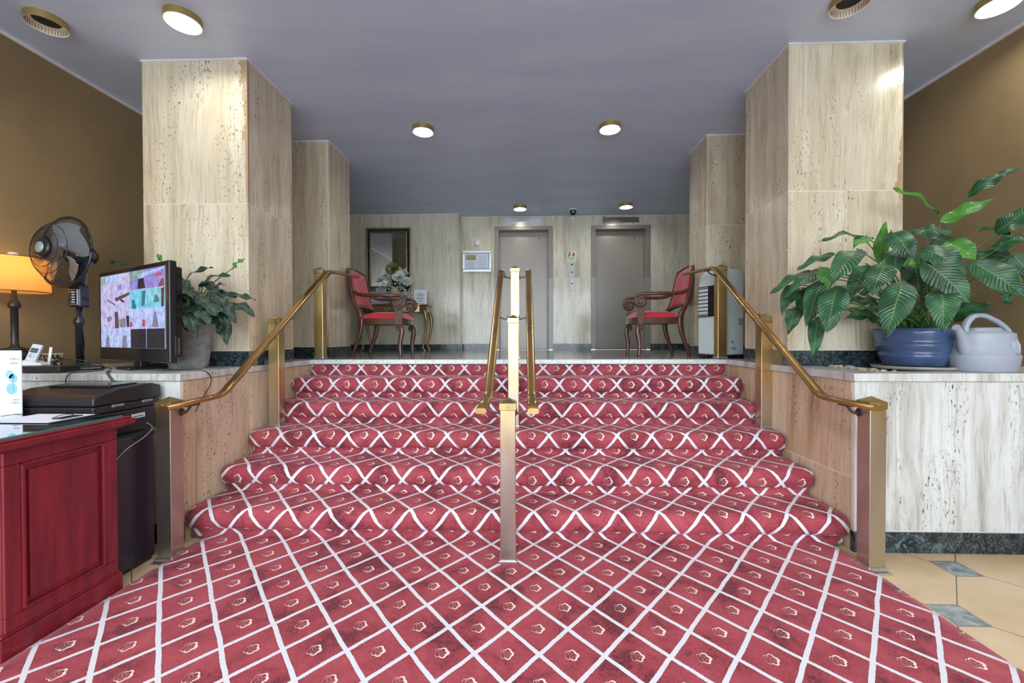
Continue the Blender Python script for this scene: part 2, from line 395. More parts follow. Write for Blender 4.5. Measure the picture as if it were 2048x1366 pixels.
# pillars
def pillar(x0, x1, y0, y1, inner, cz, nm):
    b = B(); e = .018
    b.box(x0+.0015, x1-.0015, y0+.0015, y1-.0015, ZL-.02, ZC-.004, 1)
    clad_y(b, x0, x1, ZL+.115, ZC-.012, y0+e, -1, (), cz); clad_y(b, x0, x1, ZL+.115, ZC-.012, y1-e, 1, (), cz)
    clad_x(b, y0, y1, ZL+.115, ZC-.012, x1-e, 1, (), cz if inner != 'R' else cz); clad_x(b, y0, y1, ZL+.115, ZC-.012, x0+e, -1, (), cz)
    b.build('pillar', [T_front, grout], kind='structure', bevel=.0015)
    k = B(); k.box(x0-.004, x1+.004, y0-.004, y1+.004, ZL-.01, ZL+.112); k.build('baseboard_'+nm, M_bm, kind='structure', bevel=.002)
    c = B(); c.box(x0-.006, x1+.006, y0-.006, y1+.006, ZC-.012, ZC); c.build('trim_5', M_trimw, kind='structure')
pillar(-2.884, IL, 3.035, 3.63, 'L', (2.255,), 'pillar_left_front')
pillar(-2.884, IL, 4.318, 4.854, 'L', (), 'pillar_left_rear')
pillar(IR, 2.703, 3.01, 3.586, 'R', (2.285,), 'pillar_right_front')
pillar(IR, 2.703, 4.33, 4.772, 'R', (2.4,), 'pillar_right_rear')

# back wall with two lift openings
D1 = (-.505, .500); D2 = (1.160, 2.165); DT = 3.16
bw = B(); e = .018
for x0, x1 in ((XL, D1[0]), (D1[1], D2[0]), (D2[1], XR)): bw.box(x0, x1, YB+.0015, YB+.4, ZL-.05, ZC-.004, 1)
for d in (D1, D2): bw.box(d[0], d[1], YB+.0015, YB+.4, DT, ZC-.004, 1)
z0 = ZL+.1; zt = ZC-.01; ZJ = 2.27
clad_y(bw, -1.08, D1[0], z0, zt, YB+e, -1); clad_y(bw, D1[1]+.0, D2[0], z0, zt, YB+e, -1, (), (ZJ,))
clad_y(bw, D2[1], XR, z0, zt, YB+e, -1, (2.75,)); 
for d in (D1, D2): clad_y(bw, d[0], d[1], DT, zt, YB+e, -1)
bw.box(XL, -1.0815, YBL+.0015, YB+.0015, ZL-.05, ZC-.004, 1); clad_y(bw, XL, -1.08, z0, zt, YBL+e, -1, (-2.75,)); clad_x(bw, YBL, YB, z0, zt, -1.08-e, 1)
bw.build('wall_back', [T_back, grout], kind='structure', bevel=.0015)
bb = B()
for x0, x1, y in ((XL, -1.07, YBL), (-1.07, D1[0], YB), (D1[1], D2[0], YB), (D2[1], XR, YB)): bb.box(x0, x1-.003, y-.01, y+.015, ZL-.01, ZL+.098)
bb.build('baseboard_back', M_bm, kind='structure', bevel=.002)
for i, d in enumerate((D1, D2)):
    o = B().box(d[0]+.05, d[1]-.05, YB+.17, YB+.2, ZL, DT-.05).build('door_%d' % (i+1), M_elev, kind='structure')
    f = B(); w = .075
    for x0, x1 in ((d[0], d[0]+w), (d[1]-w, d[1])):
        f.box(x0, x1, YB-.012, YB+.18, ZJ, DT, 0); f.box(x0-.002, x1+.002, YB-.014, YB+.18, ZL, ZJ, 1)
    f.box(d[0]+w, d[1]-w, YB-.012, YB+.18, DT-.065, DT, 0); f.build('door_frame', [M_elevf, M_elevl], o, .003)
    s = B().box(d[0]+.07, d[1]-.07, YB-.02, YB+.18, ZL-.003, ZL+.004).build('threshold', M_blackm, o)
    kh = B().lathe([(.012, 0), (.012, .004)], 12, 0, Matrix.Translation((d[0]+.78, YB+.17, 2.98)) @ Matrix.Rotation(pi/2, 4, 'X')).build('key_hole', M_dark, o)

# ------------------------------------------------------------------ stairs under the carpet and the carpet itself
st = B()
for k in range(6): st.box(IL+.001, IR-.001, YM-TR*(5-k)+.04, YM+.1, RS*k if k else 0, RS*(k+1)-.02-(.03 if k == 5 else 0))
st.build('stairs', plain('stair_stone', L(120, 112, 100), .7), kind='structure')
def carpet():
    path = []      # (y, z)
    T = .012
    y = .0
    ys = [-1.5+i*.25 for i in range(16)]
    path += [(yy, T) for yy in ys if yy < 2.35] + [(2.42, T), (2.452, T+.003)]
    for k in range(5):
        y0 = YM-TR*(5-k); zt = RS*(k+1)+T; z0 = RS*k+T
        path += [(y0+.034, z0+.010), (y0+.037, z0+.05), (y0+.034, z0+.068), (y0+.006, z0+.073), (y0-.005, z0+.090), (y0-.008, z0+.125), (y0-.004, zt-.024), (y0+.008, zt-.008), (y0+.03, zt)]
        yn = y0+TR; path += [(y0+.11, zt), (y0+.19, zt), (yn+.005, zt), (yn+.022, zt+.002)]
    path += [(YM+.024, RS*5+T+.012), (YM+.024, RS*5+T+.07), (YM+.024, ZL-.05)]
    # arc length; v = y on the floor
    arc = [path[0][0]]
    for i in range(1, len(path)): arc.append(arc[-1]+math.hypot(path[i][0]-path[i-1][0], path[i][1]-path[i-1][1]))
    b = B(); nx = 90; grid = []
    rnd = random.Random(3)
    for i, (y, z) in enumerate(path):
        if y < 2.455 and z < .02: xa, xb = -1.958, 1.812
        else: xa, xb = IL+.012+rnd.uniform(0, .006), IR-.012-rnd.uniform(0, .006)
        row = []
        for j in range(nx+1):
            u = xa+(xb-xa)*j/nx
            wob = .004*math.sin(u*5.1+i*.9)+.003*math.sin(u*13+i*2.1) if i > 14 and .02 < z < ZL-.06 else 0
            zz = z
            row.append((b.b.verts.new((u, y+wob, zz)), (u, arc[i])))
        grid.append(row)
    for i in range(len(path)-1):
        for j in range(nx):
            q = (grid[i][j], grid[i][j+1], grid[i+1][j+1], grid[i+1][j])
            b.face([a[0] for a in q], 0, [a[1] for a in q], True)
    o = b.build('stair_carpet', M_carpet)
    d = o.modifiers.new('thick', 'SOLIDIFY'); d.thickness = .01; d.offset = -1
    tag(o, 'red carpet with white diamond trellis and small flowers covering floor and stairs', 'carpet')
    return o
cp = carpet()

# ------------------------------------------------------------------ railings
def post(parent, x, y, z0, z1, half=.042):
    p = B(); p.box(x-half, x+half, y-half, y+half, z0+.012, z1-.045, 0)
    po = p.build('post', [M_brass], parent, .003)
    c = B(); h = half+.004
    c.box(x-h, x+h, y-h, y+h, z1-.045, z1-.008)
    c2 = c; v = [c2.b.verts.new(q) for q in ((x-h, y-h, z1-.008), (x+h, y-h, z1-.008), (x+h, y+h, z1-.008), (x-h, y+h, z1-.008), (x, y, z1+.02))]
    for i in range(4): c2.face((v[i], v[(i+1) % 4], v[4]))
    c.build('post_cap', M_cap, po, .0015)
    s = B(); s.lathe([(.006, 0), (.006, .003), (.003, .005)], 12, 0, Matrix.Translation((x, y-h, z1-.026)) @ Matrix.Rotation(pi/2, 4, 'X')); s.build('screw', M_steel, po)
    f = B(); f.box(x-h-.016, x+h+.016, y-h-.016, y+h+.016, z0, z0+.008); f.box(x-h-.004, x+h+.004, y-h-.004, y+h+.004, z0+.008, z0+.028)
    f.build('base_plate', M_steel, po, .004)
def handrail(parent, x, pts):
    path = []
    P = [V((x, y, z)) for y, z in pts]
    for i, p in enumerate(P):
        if 0 < i < len(P)-1:
            a = (P[i-1]-p).normalized(); c = (P[i+1]-p).normalized(); r = .05
            for t in (0, .25, .5, .75, 1): path.append((p+a*r)*(1-t)**2+2*p*t*(1-t)+(p+c*r)*t*t)
        else: path.append(p)
    r = B(); r.sweep(path, .028, .014, (1, 0, 0), 16, 0, .6); r.build('handrail', M_rail, parent, 0)
def bracket(parent, xp, xr, y, z):
    b = B(); s = 1 if xr > xp else -1
    b.sweep(smooth_path([(xp+s*.04, y, z-.055), (xp+s*.06, y, z-.06), (xr-s*.02, y, z-.045), (xr, y, z-.016)], 4), .007, .007, (0, 1, 0), 8)
    b.lathe([(.022, 0), (.022, .004), (.012, .008)], 14, 0, Matrix.Translation((xp+s*.042, y, z-.055)) @ Matrix.Rotation(s*pi/2, 4, 'Y'))
    b.box(xr-.02, xr+.02, y-.04, y+.04, z-.02, z-.012); b.build('bracket', M_dkmetal, parent, .001)
PY = (2.235, 3.235, 3.95); PZ = (0, RS*3+.012, ZL)
prof = [(2.085, .873), (2.50, .885), (3.90, 1.885), (4.60, 1.93)]
def railing(label, xs, tops, rails, prof, py=PY, base=0):
    t = thing('handrail_fence' if False else 'stair_railing', label, 'railing')
    for i in range(3): post(t, xs[i], py[i], (0 if base == 0 else .013) if i == 0 else PZ[i], tops[i])
    for x in rails:
        handrail(t, x, prof)
        def zz(y):
            for (a, b_), (c, d) in zip(prof, prof[1:]):
                if a <= y <= c: return b_+(d-b_)*(y-a)/(c-a)
            return prof[-1][1]
        for i in range(3): bracket(t, xs[i], x, py[i]+(.0 if i else .03), zz(py[i]))
    return t
railing('brass stair railing at left, ending beside the black printer', (-1.985, -1.985, -1.985), (.895, 1.40, 1.91), (-1.885,), prof)
railing('brass double-handrail stair railing standing in the middle of the carpet', (-.088, -.083, -.084), (.895, 1.40, 1.91), (-.213, .045), [(2.0, .88), (2.42, .885), (3.85, 1.87), (4.45, 1.90)], base=1)
railing('brass stair railing at right, below the big leafy plant', (1.85, 1.86, 1.865), (.905, 1.40, 1.91), (1.745,), [(2.07, .885), (2.45, .888), (3.83, 1.88), (4.5, 1.92)])

# ------------------------------------------------------------------ ceiling lights
def clight(p, lit, label):
    t = thing('ceiling_light', label, 'ceiling light', (p.x, p.y, ZC), 0, 'round ceiling lights')
    r = .105; h = .045
    B().lathe([(r, 0), (r, -h)], 48, 0, None, False).lathe([(r, -h), (r-.006, -h), (r-.006, 0)], 48, 1, None, False).build('ring', [M_gold, M_lampin], t)
    fl = B()
    for k in range(40):
        a = 2*pi*k/40; fl.box(r-.009, r-.005, -.0015, .0015, -.040, -.006, 0, None, Matrix.Rotation(a, 4, 'Z'))
    fl.build('ribs', M_gold, t)
    if lit:
        B().lathe([(.002, -.010), (.05, -.012), (.086, -.010), (.094, -.004)], 40).build('lens', M_glow, t)
        l = bpy.data.lights.new('bulb', 'AREA'); l.shape = 'DISK'; l.size = .16; l.energy = LAMP_W*(3.0 if lit == 2 else 1); l.color = (1, .97, .92)  # the added unseen lights get a stronger bulb
        o = bpy.data.objects.new('bulb', l); C.objects.link(o); o.parent = t; o.location = (0, 0, -.016)
    else:
        B().lathe([(.07, -.008), (.1, -.006)], 40, 0, None, False).lathe([(.07, -.008), (.068, -.001), (.001, -.001)], 40, 1, None, False).build('socket_plate', [M_lampin, M_dark], t)
for (x, y), lit, lb in (((93, 48), 0, 'unlit round brass ceiling light with a dark hollow, nearest the left wall'),
        ((366, 43), 1, 'lit round ceiling light in front of the left marble pillar'),
        ((1700, 8), 0, 'unlit round ceiling light cut by the top edge, in front of the right pillar'),
        ((1998, 8), 1, 'lit round ceiling light nearest the right wall, cut by the top edge'),
        ((846, 262), 1, 'lit round ceiling light above the stairs, left of the centre railing'),
        ((1220, 257), 1, 'lit round ceiling light above the stairs, right of the centre railing'),
        ((1040, 417), 1, 'small far lit ceiling light in front of the left elevator'),
        ((1252, 413), 1, 'small far lit ceiling light in front of the right elevator')):
    clight(atZ(x, y, ZC-.03), lit, lb)
for x, y, lb in ((-2.2, .9, 'added unseen round ceiling light nearest the reception desk'), (-.1, .9, 'added unseen round ceiling light over the middle of the carpet'), (2.0, .9, 'added unseen round ceiling light over the tiled floor at right'),
        (-2.2, -1.2, 'added unseen round ceiling light by the street windows at left'), (-.1, -1.2, 'added unseen round ceiling light by the middle of the street windows'), (2.0, -1.2, 'added unseen round ceiling light by the street windows at right')):
    clight(V((x, y, ZC)), 2, lb)  # out-of-view lights added to brighten the floor
# smaller dome camera
p = atZ(1146, 424, ZC-.05)
t = thing('dome_camera', 'black dome security camera hanging from the ceiling between the elevators', 'security camera', (p.x, p.y, ZC))
B().lathe([(.06, 0), (.06, -.018), (.052, -.024)], 28).build('mount', M_white, t)
B().lathe([(.05, -.02), (.055, -.045), (.042, -.085), (.02, -.1), (.002, -.103)], 28).build('dome', M_black, t)
B().lathe([(.022, 0), (.022, .006), (.014, .006), (.012, .002)], 20, 0, Matrix.Translation((0, -.043, -.06)) @ Matrix.Rotation(pi/2+.35, 4, 'X')).build('lens', M_steel, t)
p = at(1144, 440, YB); t = thing('door_sensor', 'small white plastic box on the wall under the dome camera', 'sensor', (p.x, YB, p.z))
B().box(-.028, .028, -.03, 0, -.055, .05).build('housing', M_white, t, .006); B().box(-.018, .018, -.034, -.028, -.045, .0).build('cover', M_steel, t, .002)

# ------------------------------------------------------------------ lift fittings
for i, (x0, x1, lb) in enumerate(((-.32, .30, 'long brushed metal indicator plate above the left elevator door'), (1.355, 1.97, 'long darker metal indicator plate above the right elevator door'))):
    t = thing('indicator_plate', lb, 'indicator plate', ((x0+x1)/2, YB, 3.25), 0, 'elevator indicator plates')
    B().box(x0-(x0+x1)/2, (x1-x0)/2, -.012, 0, -.045, .045).build('plate', M_steel if i == 0 else plain('dim_steel', (.3, .3, .29), .25, .9), t, .002)
    for x in (-.29, .29, -.2, .22): B().lathe([(.006, 0), (.006, .004)], 10, 0, Matrix.Translation((x, -.012, 0)) @ Matrix.Rotation(pi/2, 4, 'X')).build('screw', M_dark, t)
def callplate(xc, z0, z1, btn, lb):
    t = thing('call_plate', lb, 'call panel', (xc, YB, z0), 0, 'elevator call plates')
    B().box(-.03, .03, -.008, 0, 0, z1-z0).build('plate', plain('pale_steel', (.50, .53, .55), .4, .3), t, .002)
    for z, r in btn: B().lathe([(r, 0), (r, .004), (r*.6, .006)], 14, 0, Matrix.Translation((0, -.008, z)) @ Matrix.Rotation(pi/2, 4, 'X')).build('button', M_blackm, t)
c1 = at(1143.5, 525, YB); c2 = at(1143.5, 554.5, YB); c3 = at(1143.5, 557.5, YB); c4 = at(1143.5, 580.5, YB)
callplate(c1.x, c2.z, c1.z, [(.04, .006), (.085, .016), (.125, .006), (.16, .006), (.215, .016)], 'upper metal call plate with round black buttons between the elevators')
callplate(c3.x, c4.z, c3.z, [(.03, .005), (.115, .014), (.18, .005)], 'lower metal call plate with a single key switch, below the button plate')
p0 = at(1134, 503, YB); p1 = at(1152, 525, YB)
t = thing('fire_sign', 'small cream sign with running figure and red flame above the call plates', 'sign', ((p0.x+p1.x)/2, YB, p1.z+.003))
w = (p1.x-p0.x)/2; h = p0.z-p1.z
B().box(-w, w, -.006, 0, 0, h).build('panel', plain('cream_sign', L(222, 226, 196), .5), t, .001)
f = B(); f.prism([(.02, .10), (.045, .11), (.06, .135), (.05, .155), (.042, .18), (.034, .16), (.018, .145), (.014, .12)], -.008, -.006, 0, 'y'); f.build('flame', plain('sign_red', L(190, 50, 48), .5), t)
f = B(); f.prism([(-.065, .095), (-.05, .095), (-.035, .12), (-.012, .13), (-.014, .142), (-.03, .138), (-.032, .155), (-.018, .168), (-.03, .185), (-.044, .168), (-.046, .14), (-.05, .12), (-.066, .108)], -.008, -.006, 0, 'y'); f.build('running_figure', plain('sign_black', L(30, 44, 38), .5), t)
f = B()
for z, a, c in ((.075, -.05, .055), (.06, -.06, .05), (.03, -.04, .04)): f.box(a, c, -.0075, -.006, z, z+.006)
f.build('text_lines', M_ink, t)
# framed notice
p0 = at(925, 501.5, YB); p1 = at(983.5, 544.5, YB)
t = thing('notice_frame', 'silver framed notice with two sheets left of the elevator', 'framed notice', ((p0.x+p1.x)/2, YB, p1.z))
w = (p1.x-p0.x)/2; h = p0.z-p1.z; f = B()
for x0, x1, z0, z1 in ((-w, w, 0, .05), (-w, w, h-.05, h), (-w, -w+.05, .05, h-.05), (w-.05, w, .05, h-.05)): f.box(x0, x1, -.03, 0, z0, z1)
f.build('frame', plain('silver_frame', (.62, .66, .68), .3, .6), t, .008)
B().box(-w+.04, w-.04, -.012, -.002, .04, h-.04).build('backing', plain('pale_backing', L(190, 206, 212), .5), t)
f = B(); f.box(-w+.06, -.01, -.016, -.012, .065, h-.06); f.box(.005, w-.06, -.016, -.012, .065, h-.06); f.build('sheets', M_paper, t)
f = B(); f.box(-w+.065, -.02, -.018, -.016, h-.17, h-.075); f.build('photo', plain('sheet_photo', L(160, 146, 110), .5), t)
f = B()
for k in range(8): f.box(-w+.075, -.03-.01*(k % 3), -.0175, -.016, h-.2-.019*k, h-.195-.019*k)
for k in range(12): f.box(.02+(.01 if k % 2 else 0), w-.075, -.0175, -.016, h-.09-.02*k, h-.086-.02*k)
f.build('text_lines', M_ink, t)
p = at(954, 486, YB)
t = thing('alarm_light', 'small round white fitting on the wall above the silver framed notice', 'fitting', (p.x, YB, p.z))
B().box(-.03, .03, -.03, 0, .02, .07).build('bracket', M_white, t, .006)
B().lathe([(.05, 0), (.05, .02), (.035, .045), (.015, .055), (.001, .056)], 24, 0, Matrix.Translation((0, 0, -.01)) @ Matrix.Rotation(pi/2, 4, 'X')).build('cap', M_white, t)

# ------------------------------------------------------------------ mirror
p0 = at(733, 457, YBL); p1 = at(823, 583, YBL); w = (p1.x-p0.x)/2; h = p0.z-p1.z
t = thing('wall_mirror', 'tall rectangular mirror in a bronze bamboo-style frame above the console', 'mirror', ((p0.x+p1.x)/2, YBL, p1.z))
M_bam = plain('bronze_bamboo', L(150, 142, 120), .3, .8, var=.4, sc=20)
f = B(); fwid = .1
for r_ in (.0, .06):
    for (a, b_) in (((-w+r_+.015, .015+r_), (w-r_-.015, .015+r_)), ((-w+r_+.015, h-.015-r_), (w-r_-.015, h-.015-r_)), ((-w+.015+r_, .015+r_), (-w+.015+r_, h-.015-r_)), ((w-.015-r_, .015+r_), (w-.015-r_, h-.015-r_))):
        n_ = 24; pts = []; rr = []
        for i in range(n_+1):
            q = i/n_; pts.append((a[0]+(b_[0]-a[0])*q, -.03, a[1]+(b_[1]-a[1])*q)); rr.append(.014 if i % 8 else .019)
        f.sweep(pts, rr, rr, (0, 1, 0), 8)
f.build('frame', M_bam, t)
f = B()
for x0, x1, z0, z1 in ((-w+.01, w-.01, .01, .09), (-w+.01, w-.01, h-.09, h-.01), (-w+.01, -w+.09, .09, h-.09), (w-.09, w-.01, .09, h-.09)): f.box(x0, x1, -.025, -.002, z0, z1)
f.build('frame_inlay', plain('smoky_inlay', L(100, 92, 72), .12, .9), t)
mm = N('mirror_glass'); B().box(-w+.085, w-.085, -.014, -.003, .085, h-.085).build('glass', mm.done((.82, .86, .84), .02, 1.0), t)

# ------------------------------------------------------------------ armchairs
def wood(name, c1, c2, r=.25, sc_=3):
    m = N(name); P = m.obj(); a = m.noise(m.vm('MULTIPLY', P, (6, 6, 1.2)), sc_, 5, .6, .5)
    return m.done(m.ramp(a, (.3, c2), (.7, c1)), r)
M_mah = wood('carved_mahogany', L(104, 62, 44), L(60, 32, 24), .22)
def redfab():
    m = N('red_chair_fabric'); P = m.obj(); x, y, z = m.sep(P)
    a = m.m_('DIVIDE', m.m_('ADD', x, y), .035); b = m.m_('DIVIDE', m.m_('SUBTRACT', x, y), .035)
    f = m.m_('MAXIMUM', m.m_('ABSOLUTE', m.m_('SUBTRACT', m.m_('FRACT', m.m_('ADD', a, 50)), .5)), m.m_('ABSOLUTE', m.m_('SUBTRACT', m.m_('FRACT', m.m_('ADD', b, 50)), .5)))
    ln = m.sm(f, .40, .5)
    m.bump(ln, -.4, .004)
    return m.done(m.mix(m.m_('MULTIPLY', ln, .25), L(196, 34, 54), L(228, 96, 108)), .5, None, Sheen_Weight=.3)
M_red = redfab()
def spiral(cx, cz, r0, r1, a0, turns, n=30):
    out = []
    for i in range(n+1):
        q = i/n; a = a0-2*pi*turns*q; r = r0+(r1-r0)*q
        out.append((cx+r*math.cos(a), cz+r*math.sin(a)))
    return out
def armchair(label, loc, rz, flip=1):
    t = thing('armchair', label, 'armchair', loc, rz, 'pair of armchairs')
    t.scale = (1, flip, 1) if False else (1, 1, 1)
    W2 = .255
    for s in (-1, 1):
        y = s*W2
        # rear leg running up into the back stile
        pts = [(-.005, 0), (.012, .07), (.045, .17), (.075, .27), (.088, .36), (.086, .44), (.07, .50), (.025, .58), (-.008, .68), (-.030, .81), (-.048, .92), (-.068, 1.01)]
        ws = [.016, .018, .022, .026, .030, .032, .030, .026, .022, .021, .02, .018]
        yy = [y, y, y, y, y, y, y, y, y, y*.98, y*.94, y*.86]
        P = smooth_path([(a, q, c) for (a, c), q in zip(pts[:6], yy)], 5)
        B().sweep(P, .019, lerpl(ws[:6], 5), (0, 1, 0), 12, 0, .6).build('leg', M_mah, t)
        P = smooth_path([(a, q, c) for (a, c), q in zip(pts[5:], yy[5:])], 5)
        B().sweep(P, .019, lerpl(ws[5:], 5), (0, 1, 0), 12, 0, .6).build('back_stile', M_mah, t)
        # front leg with scroll
        b = B()
        P = smooth_path([(.552, y, 0), (.545, y, .05), (.54, y, .14), (.552, y, .22), (.562, y, .28), (.558, y, .335)], 5)
        B_ = lerpl([.016, .019, .023, .026, .026, .022], 5); b.sweep(P, .024, B_, (0, 1, 0), 12, 0, .6)
        sp = spiral(.528, .325, .04, .006, .1, -1.6); b.sweep([(a, y, c) for a, c in sp], .024, lerpl([.009, .006], 30), (0, 1, 0), 10, 0, .6)
        b.lathe([(.038, -.009), (.038, .009)], 24, 0, Matrix.Translation((.528, y, .325)) @ Matrix.Rotation(pi/2, 4, 'X'))
        b.box(.495, .562, y-.024, y+.024, .365, .52)
        b.build('leg', M_mah, t, 0)
        # arm with scroll
        b = B(); 
        sp = spiral(.525, .60, .078, .008, 1.35, 1.75, 44)
        arm = smooth_path([(.015, y*.99, .745), (.06, y*1.0, .715), (.16, y*1.04, .700), (.30, y*1.05, .700), (.42, y*1.03, .700)], 4)[:-1]+[V((.48, y, .698))]
        full = arm+[V((a, y, c+.018*(1-i/44))) for i, (a, c) in enumerate(sp)]
        wv = [.02]*len(arm)+lerpl([.017, .009, .006], 22)
        b.sweep(full, .024, wv[:len(full)], (0, 1, 0), 10, 0, .6)
        b.lathe([(.066, -.008), (.066, .008)], 24, 0, Matrix.Translation((.525, y, .598)) @ Matrix.Rotation(pi/2, 4, 'X'))
        b.build('arm', M_mah, t)
    b = B(); pl = [(.07, -W2), (.30, -W2-.012), (.565, -W2-.012), (.59, -.12), (.597, 0), (.59, .12), (.565, W2+.012), (.30, W2+.012), (.07, W2)]
    b.prism(pl, .365, .435); b.build('seat_rail', M_mah, t, .006)
    b = B(); nx, ny = 14, 14; g = []
    for i in range(nx+1):
        row = []
        for j in range(ny+1):
            u, v = i/nx*2-1, j/ny*2-1
            hx = .255*(abs(u)**.9)*(1 if u > 0 else -1); x = .335+hx; ww = .262
            y = v*ww; dome = (1-abs(u)**3.2)**.5*(1-abs(v)**3.2)**.5
            row.append(b.b.verts.new((x, y, .435+.085*dome)))
        g.append(row)
    for i in range(nx):
        for j in range(ny): b.face((g[i][j], g[i+1][j], g[i+1][j+1], g[i][j+1]), smooth=True)
    low = []
    b.build('seat', M_red, t)
    # back: padded panel between stiles, curved crest
    def stile(z):
        tb = [(.50, .07), (.58, .025), (.68, -.008), (.81, -.030), (.92, -.048), (1.05, -.076)]
        for (a, xa), (c, xc) in zip(tb, tb[1:]):
            if a <= z <= c: return xa+(xc-xa)*(z-a)/(c-a)
        return tb[-1][1]
    b = B(); n1, n2 = 12, 12; fr_, bk = [], []
    for i in range(n1+1):
        v = i/n1; a_, c_ = [], []
        for j in range(n2+1):
            u = j/n2*2-1; zlo = .575-.03*(u*u)+.02; zhi = 1.025-.04*u*u; z = zlo+(zhi-zlo)*v
            wy = W2*(.99-.13*max(0, (v-.2)/.8)**2)-.012; x = stile(z)-.035*(1-u*u)
            pad = .03*(1-u**4)*(1-(2*v-1)**4)
            a_.append(b.b.verts.new((x+.012+pad, u*wy, z))); c_.append(b.b.verts.new((x-.012-pad*.6, u*wy, z)))
        fr_.append(a_); bk.append(c_)
    for g in (fr_, bk):
        for i in range(n1):
            for j in range(n2): b.face((g[i][j], g[i+1][j], g[i+1][j+1], g[i][j+1]), smooth=True)
    for i in range(n1):
        for j in (0, n2): b.face((fr_[i][j], fr_[i+1][j], bk[i+1][j], bk[i][j]))
    for j in range(n2):
        for i in (0, n1): b.face((fr_[i][j], fr_[i][j+1], bk[i][j+1], bk[i][j]))
    b.build('backrest', M_red, t)
    for nm, zf, r_ in (('crest_rail', lambda u: 1.035-.04*u*u, .018), ('bottom_rail', lambda u: .585-.04*u*u, .018)):
        pts = []
        for j in range(13):
            u = j/6-1; z = zf(u); wy = W2*(.86 if nm == 'crest_rail' else .97)
            pts.append((stile(z)-.035*(1-u*u), u*wy, z))
        B().sweep(pts, .02, r_, (1, 0, 0), 12, 0, .7).build(nm, M_mah, t)
    return t
armchair('red armchair with scrolled wooden arms beside the flower console', (-1.955, 4.90, ZL-.004), 0)
c_ = armchair('red armchair with scrolled wooden arms beside the white air cooler', (1.83, 4.87, ZL-.004), pi)

# ------------------------------------------------------------------ console table
M_champ = plain('champagne_gilt', L(150, 128, 90), .28, .75, var=.25, sc=8)
t = thing('console_table', 'gilt console table with curved legs under the mirror', 'console table', (-2.08, 6.62, ZL-.004))
b = B()
def bow(w_, d_, n_=24):
    pts = [(-w_, d_), (-w_, -d_*.4), (-w_+.05, -d_*.8)]
    pts += [(-w_+.09+(2*w_-.18)*i/n_, -d_-.03*math.sin(pi*i/n_)*(1)) for i in range(n_+1)]
    pts += [(w_-.05, -d_*.8), (w_, -d_*.4), (w_, d_)]
    return pts
b.prism(bow(.55, .21), .725, .75); b.build('top', M_champ, t, .008)
B().prism(bow(.52, .19), .62, .725).build('apron', M_champ, t, .004)
for sx in (-1, 1):
    for sy in (-1, 1):
        x, y = sx*.5, sy*.17
        P = smooth_path([(x, y, .64), (x+sx*.035, y+sy*.01, .52), (x+sx*.03, y, .36), (x-sx*.005, y, .18), (x-sx*.02, y, .06), (x+sx*.005, y, .015), (x+sx*.015, y, 0)], 5)
        B().sweep(P, lerpl([.035, .028, .02, .014, .012, .018, .016], 5), None, (0, 1, 0), 10).build('leg', M_champ, t)
def orn():
    b = B()
    for s in (-1, 1):
        b.sweep([(s*(.02+.1*q)+0, -.235, .66+.022*math.sin(q*9)) for q in [i/14 for i in range(15)]], .006, .006, (0, 1, 0), 6)
    return b
orn().build('carving', plain('pale_gilt', L(206, 196, 160), .3, .6), t)

# vase of flowers
TT = ZL-.004+.75
p = at(789, 612, 6.6)
M_vase = plain('cream_pearl_vase', L(196, 184, 146), .25, .2, var=.2, sc=14)
t = thing('flower_vase', 'cream vase of white and green artificial flowers on the console table', 'vase', (p.x, 6.6, TT))
B().lathe([(.045, 0), (.055, .004), (.075, .06), (.09, .14), (.085, .2), (.06, .245), (.055, .26), (.065, .275)], 32).build('vase', M_vase, t)
rn = random.Random(5)
M_fw = plain('white_petals', L(226, 234, 230), .6); M_fg = plain('olive_green_petals', L(128, 126, 66), .6, var=.3); M_bab = plain('tiny_pale_buds', L(232, 236, 214), .6); M_stem = plain('dark_stems', L(62, 80, 58), .6)
def bloom(name, mat, c, r, rows, nose, tilt):
    b = B(); Mx = Matrix.Translation(c) @ Euler(tilt).to_matrix().to_4x4()
    for k in range(rows):
        rr = r*(1-k/rows*.75); m = int(9+rows-k); el = .25+1.0*k/rows
        for i in range(m):
            a = 2*pi*(i+.5*(k % 2))/m; Mp = Mx @ Matrix.Rotation(a, 4, 'Z') @ Matrix.Rotation(-el, 4, 'Y')
            vs = [b.b.verts.new(Mp @ V(q)) for q in ((.004, 0, 0), (rr*.45, -rr*.2, .004), (rr*.9, -rr*.16, rr*.14), (rr, 0, rr*.12), (rr*.9, rr*.16, rr*.14), (rr*.45, rr*.2, .004))]
            vc = b.b.verts.new(Mp @ V((rr*.5, 0, -rr*.06)))
            for q in range(6): b.face((vs[q], vs[(q+1) % 6], vc), smooth=True)
    b.sphere(Mx @ V((0, 0, .01)), nose, 6, 1)
    return b
K = .01
bl = [('green_bloom', M_fg, (-.005, -.06, .56), .12, 7, .02, (1.25, 0, 0)), ('white_bloom', M_fw, (.10, -.08, .43), .12, 7, .02, (1.1, .2, 0)),
      ('white_bloom', M_fw, (-.115, -.08, .46), .105, 5, .02, (1.2, -.2, 0)), ('white_bloom', M_fw, (-.2, -.02, .40), .10, 4, .01, (.9, -.5, 0)), ('white_bloom', M_fw, (.2, .0, .36), .10, 4, .01, (.9, .5, 0))]
for nm, mt, c, r, rows, ns, tl in bl: bloom(nm, mt, V(c), r, rows, ns, tl).build(nm, [mt, M_dark], t, recalc=False)
b = B(); s = B()
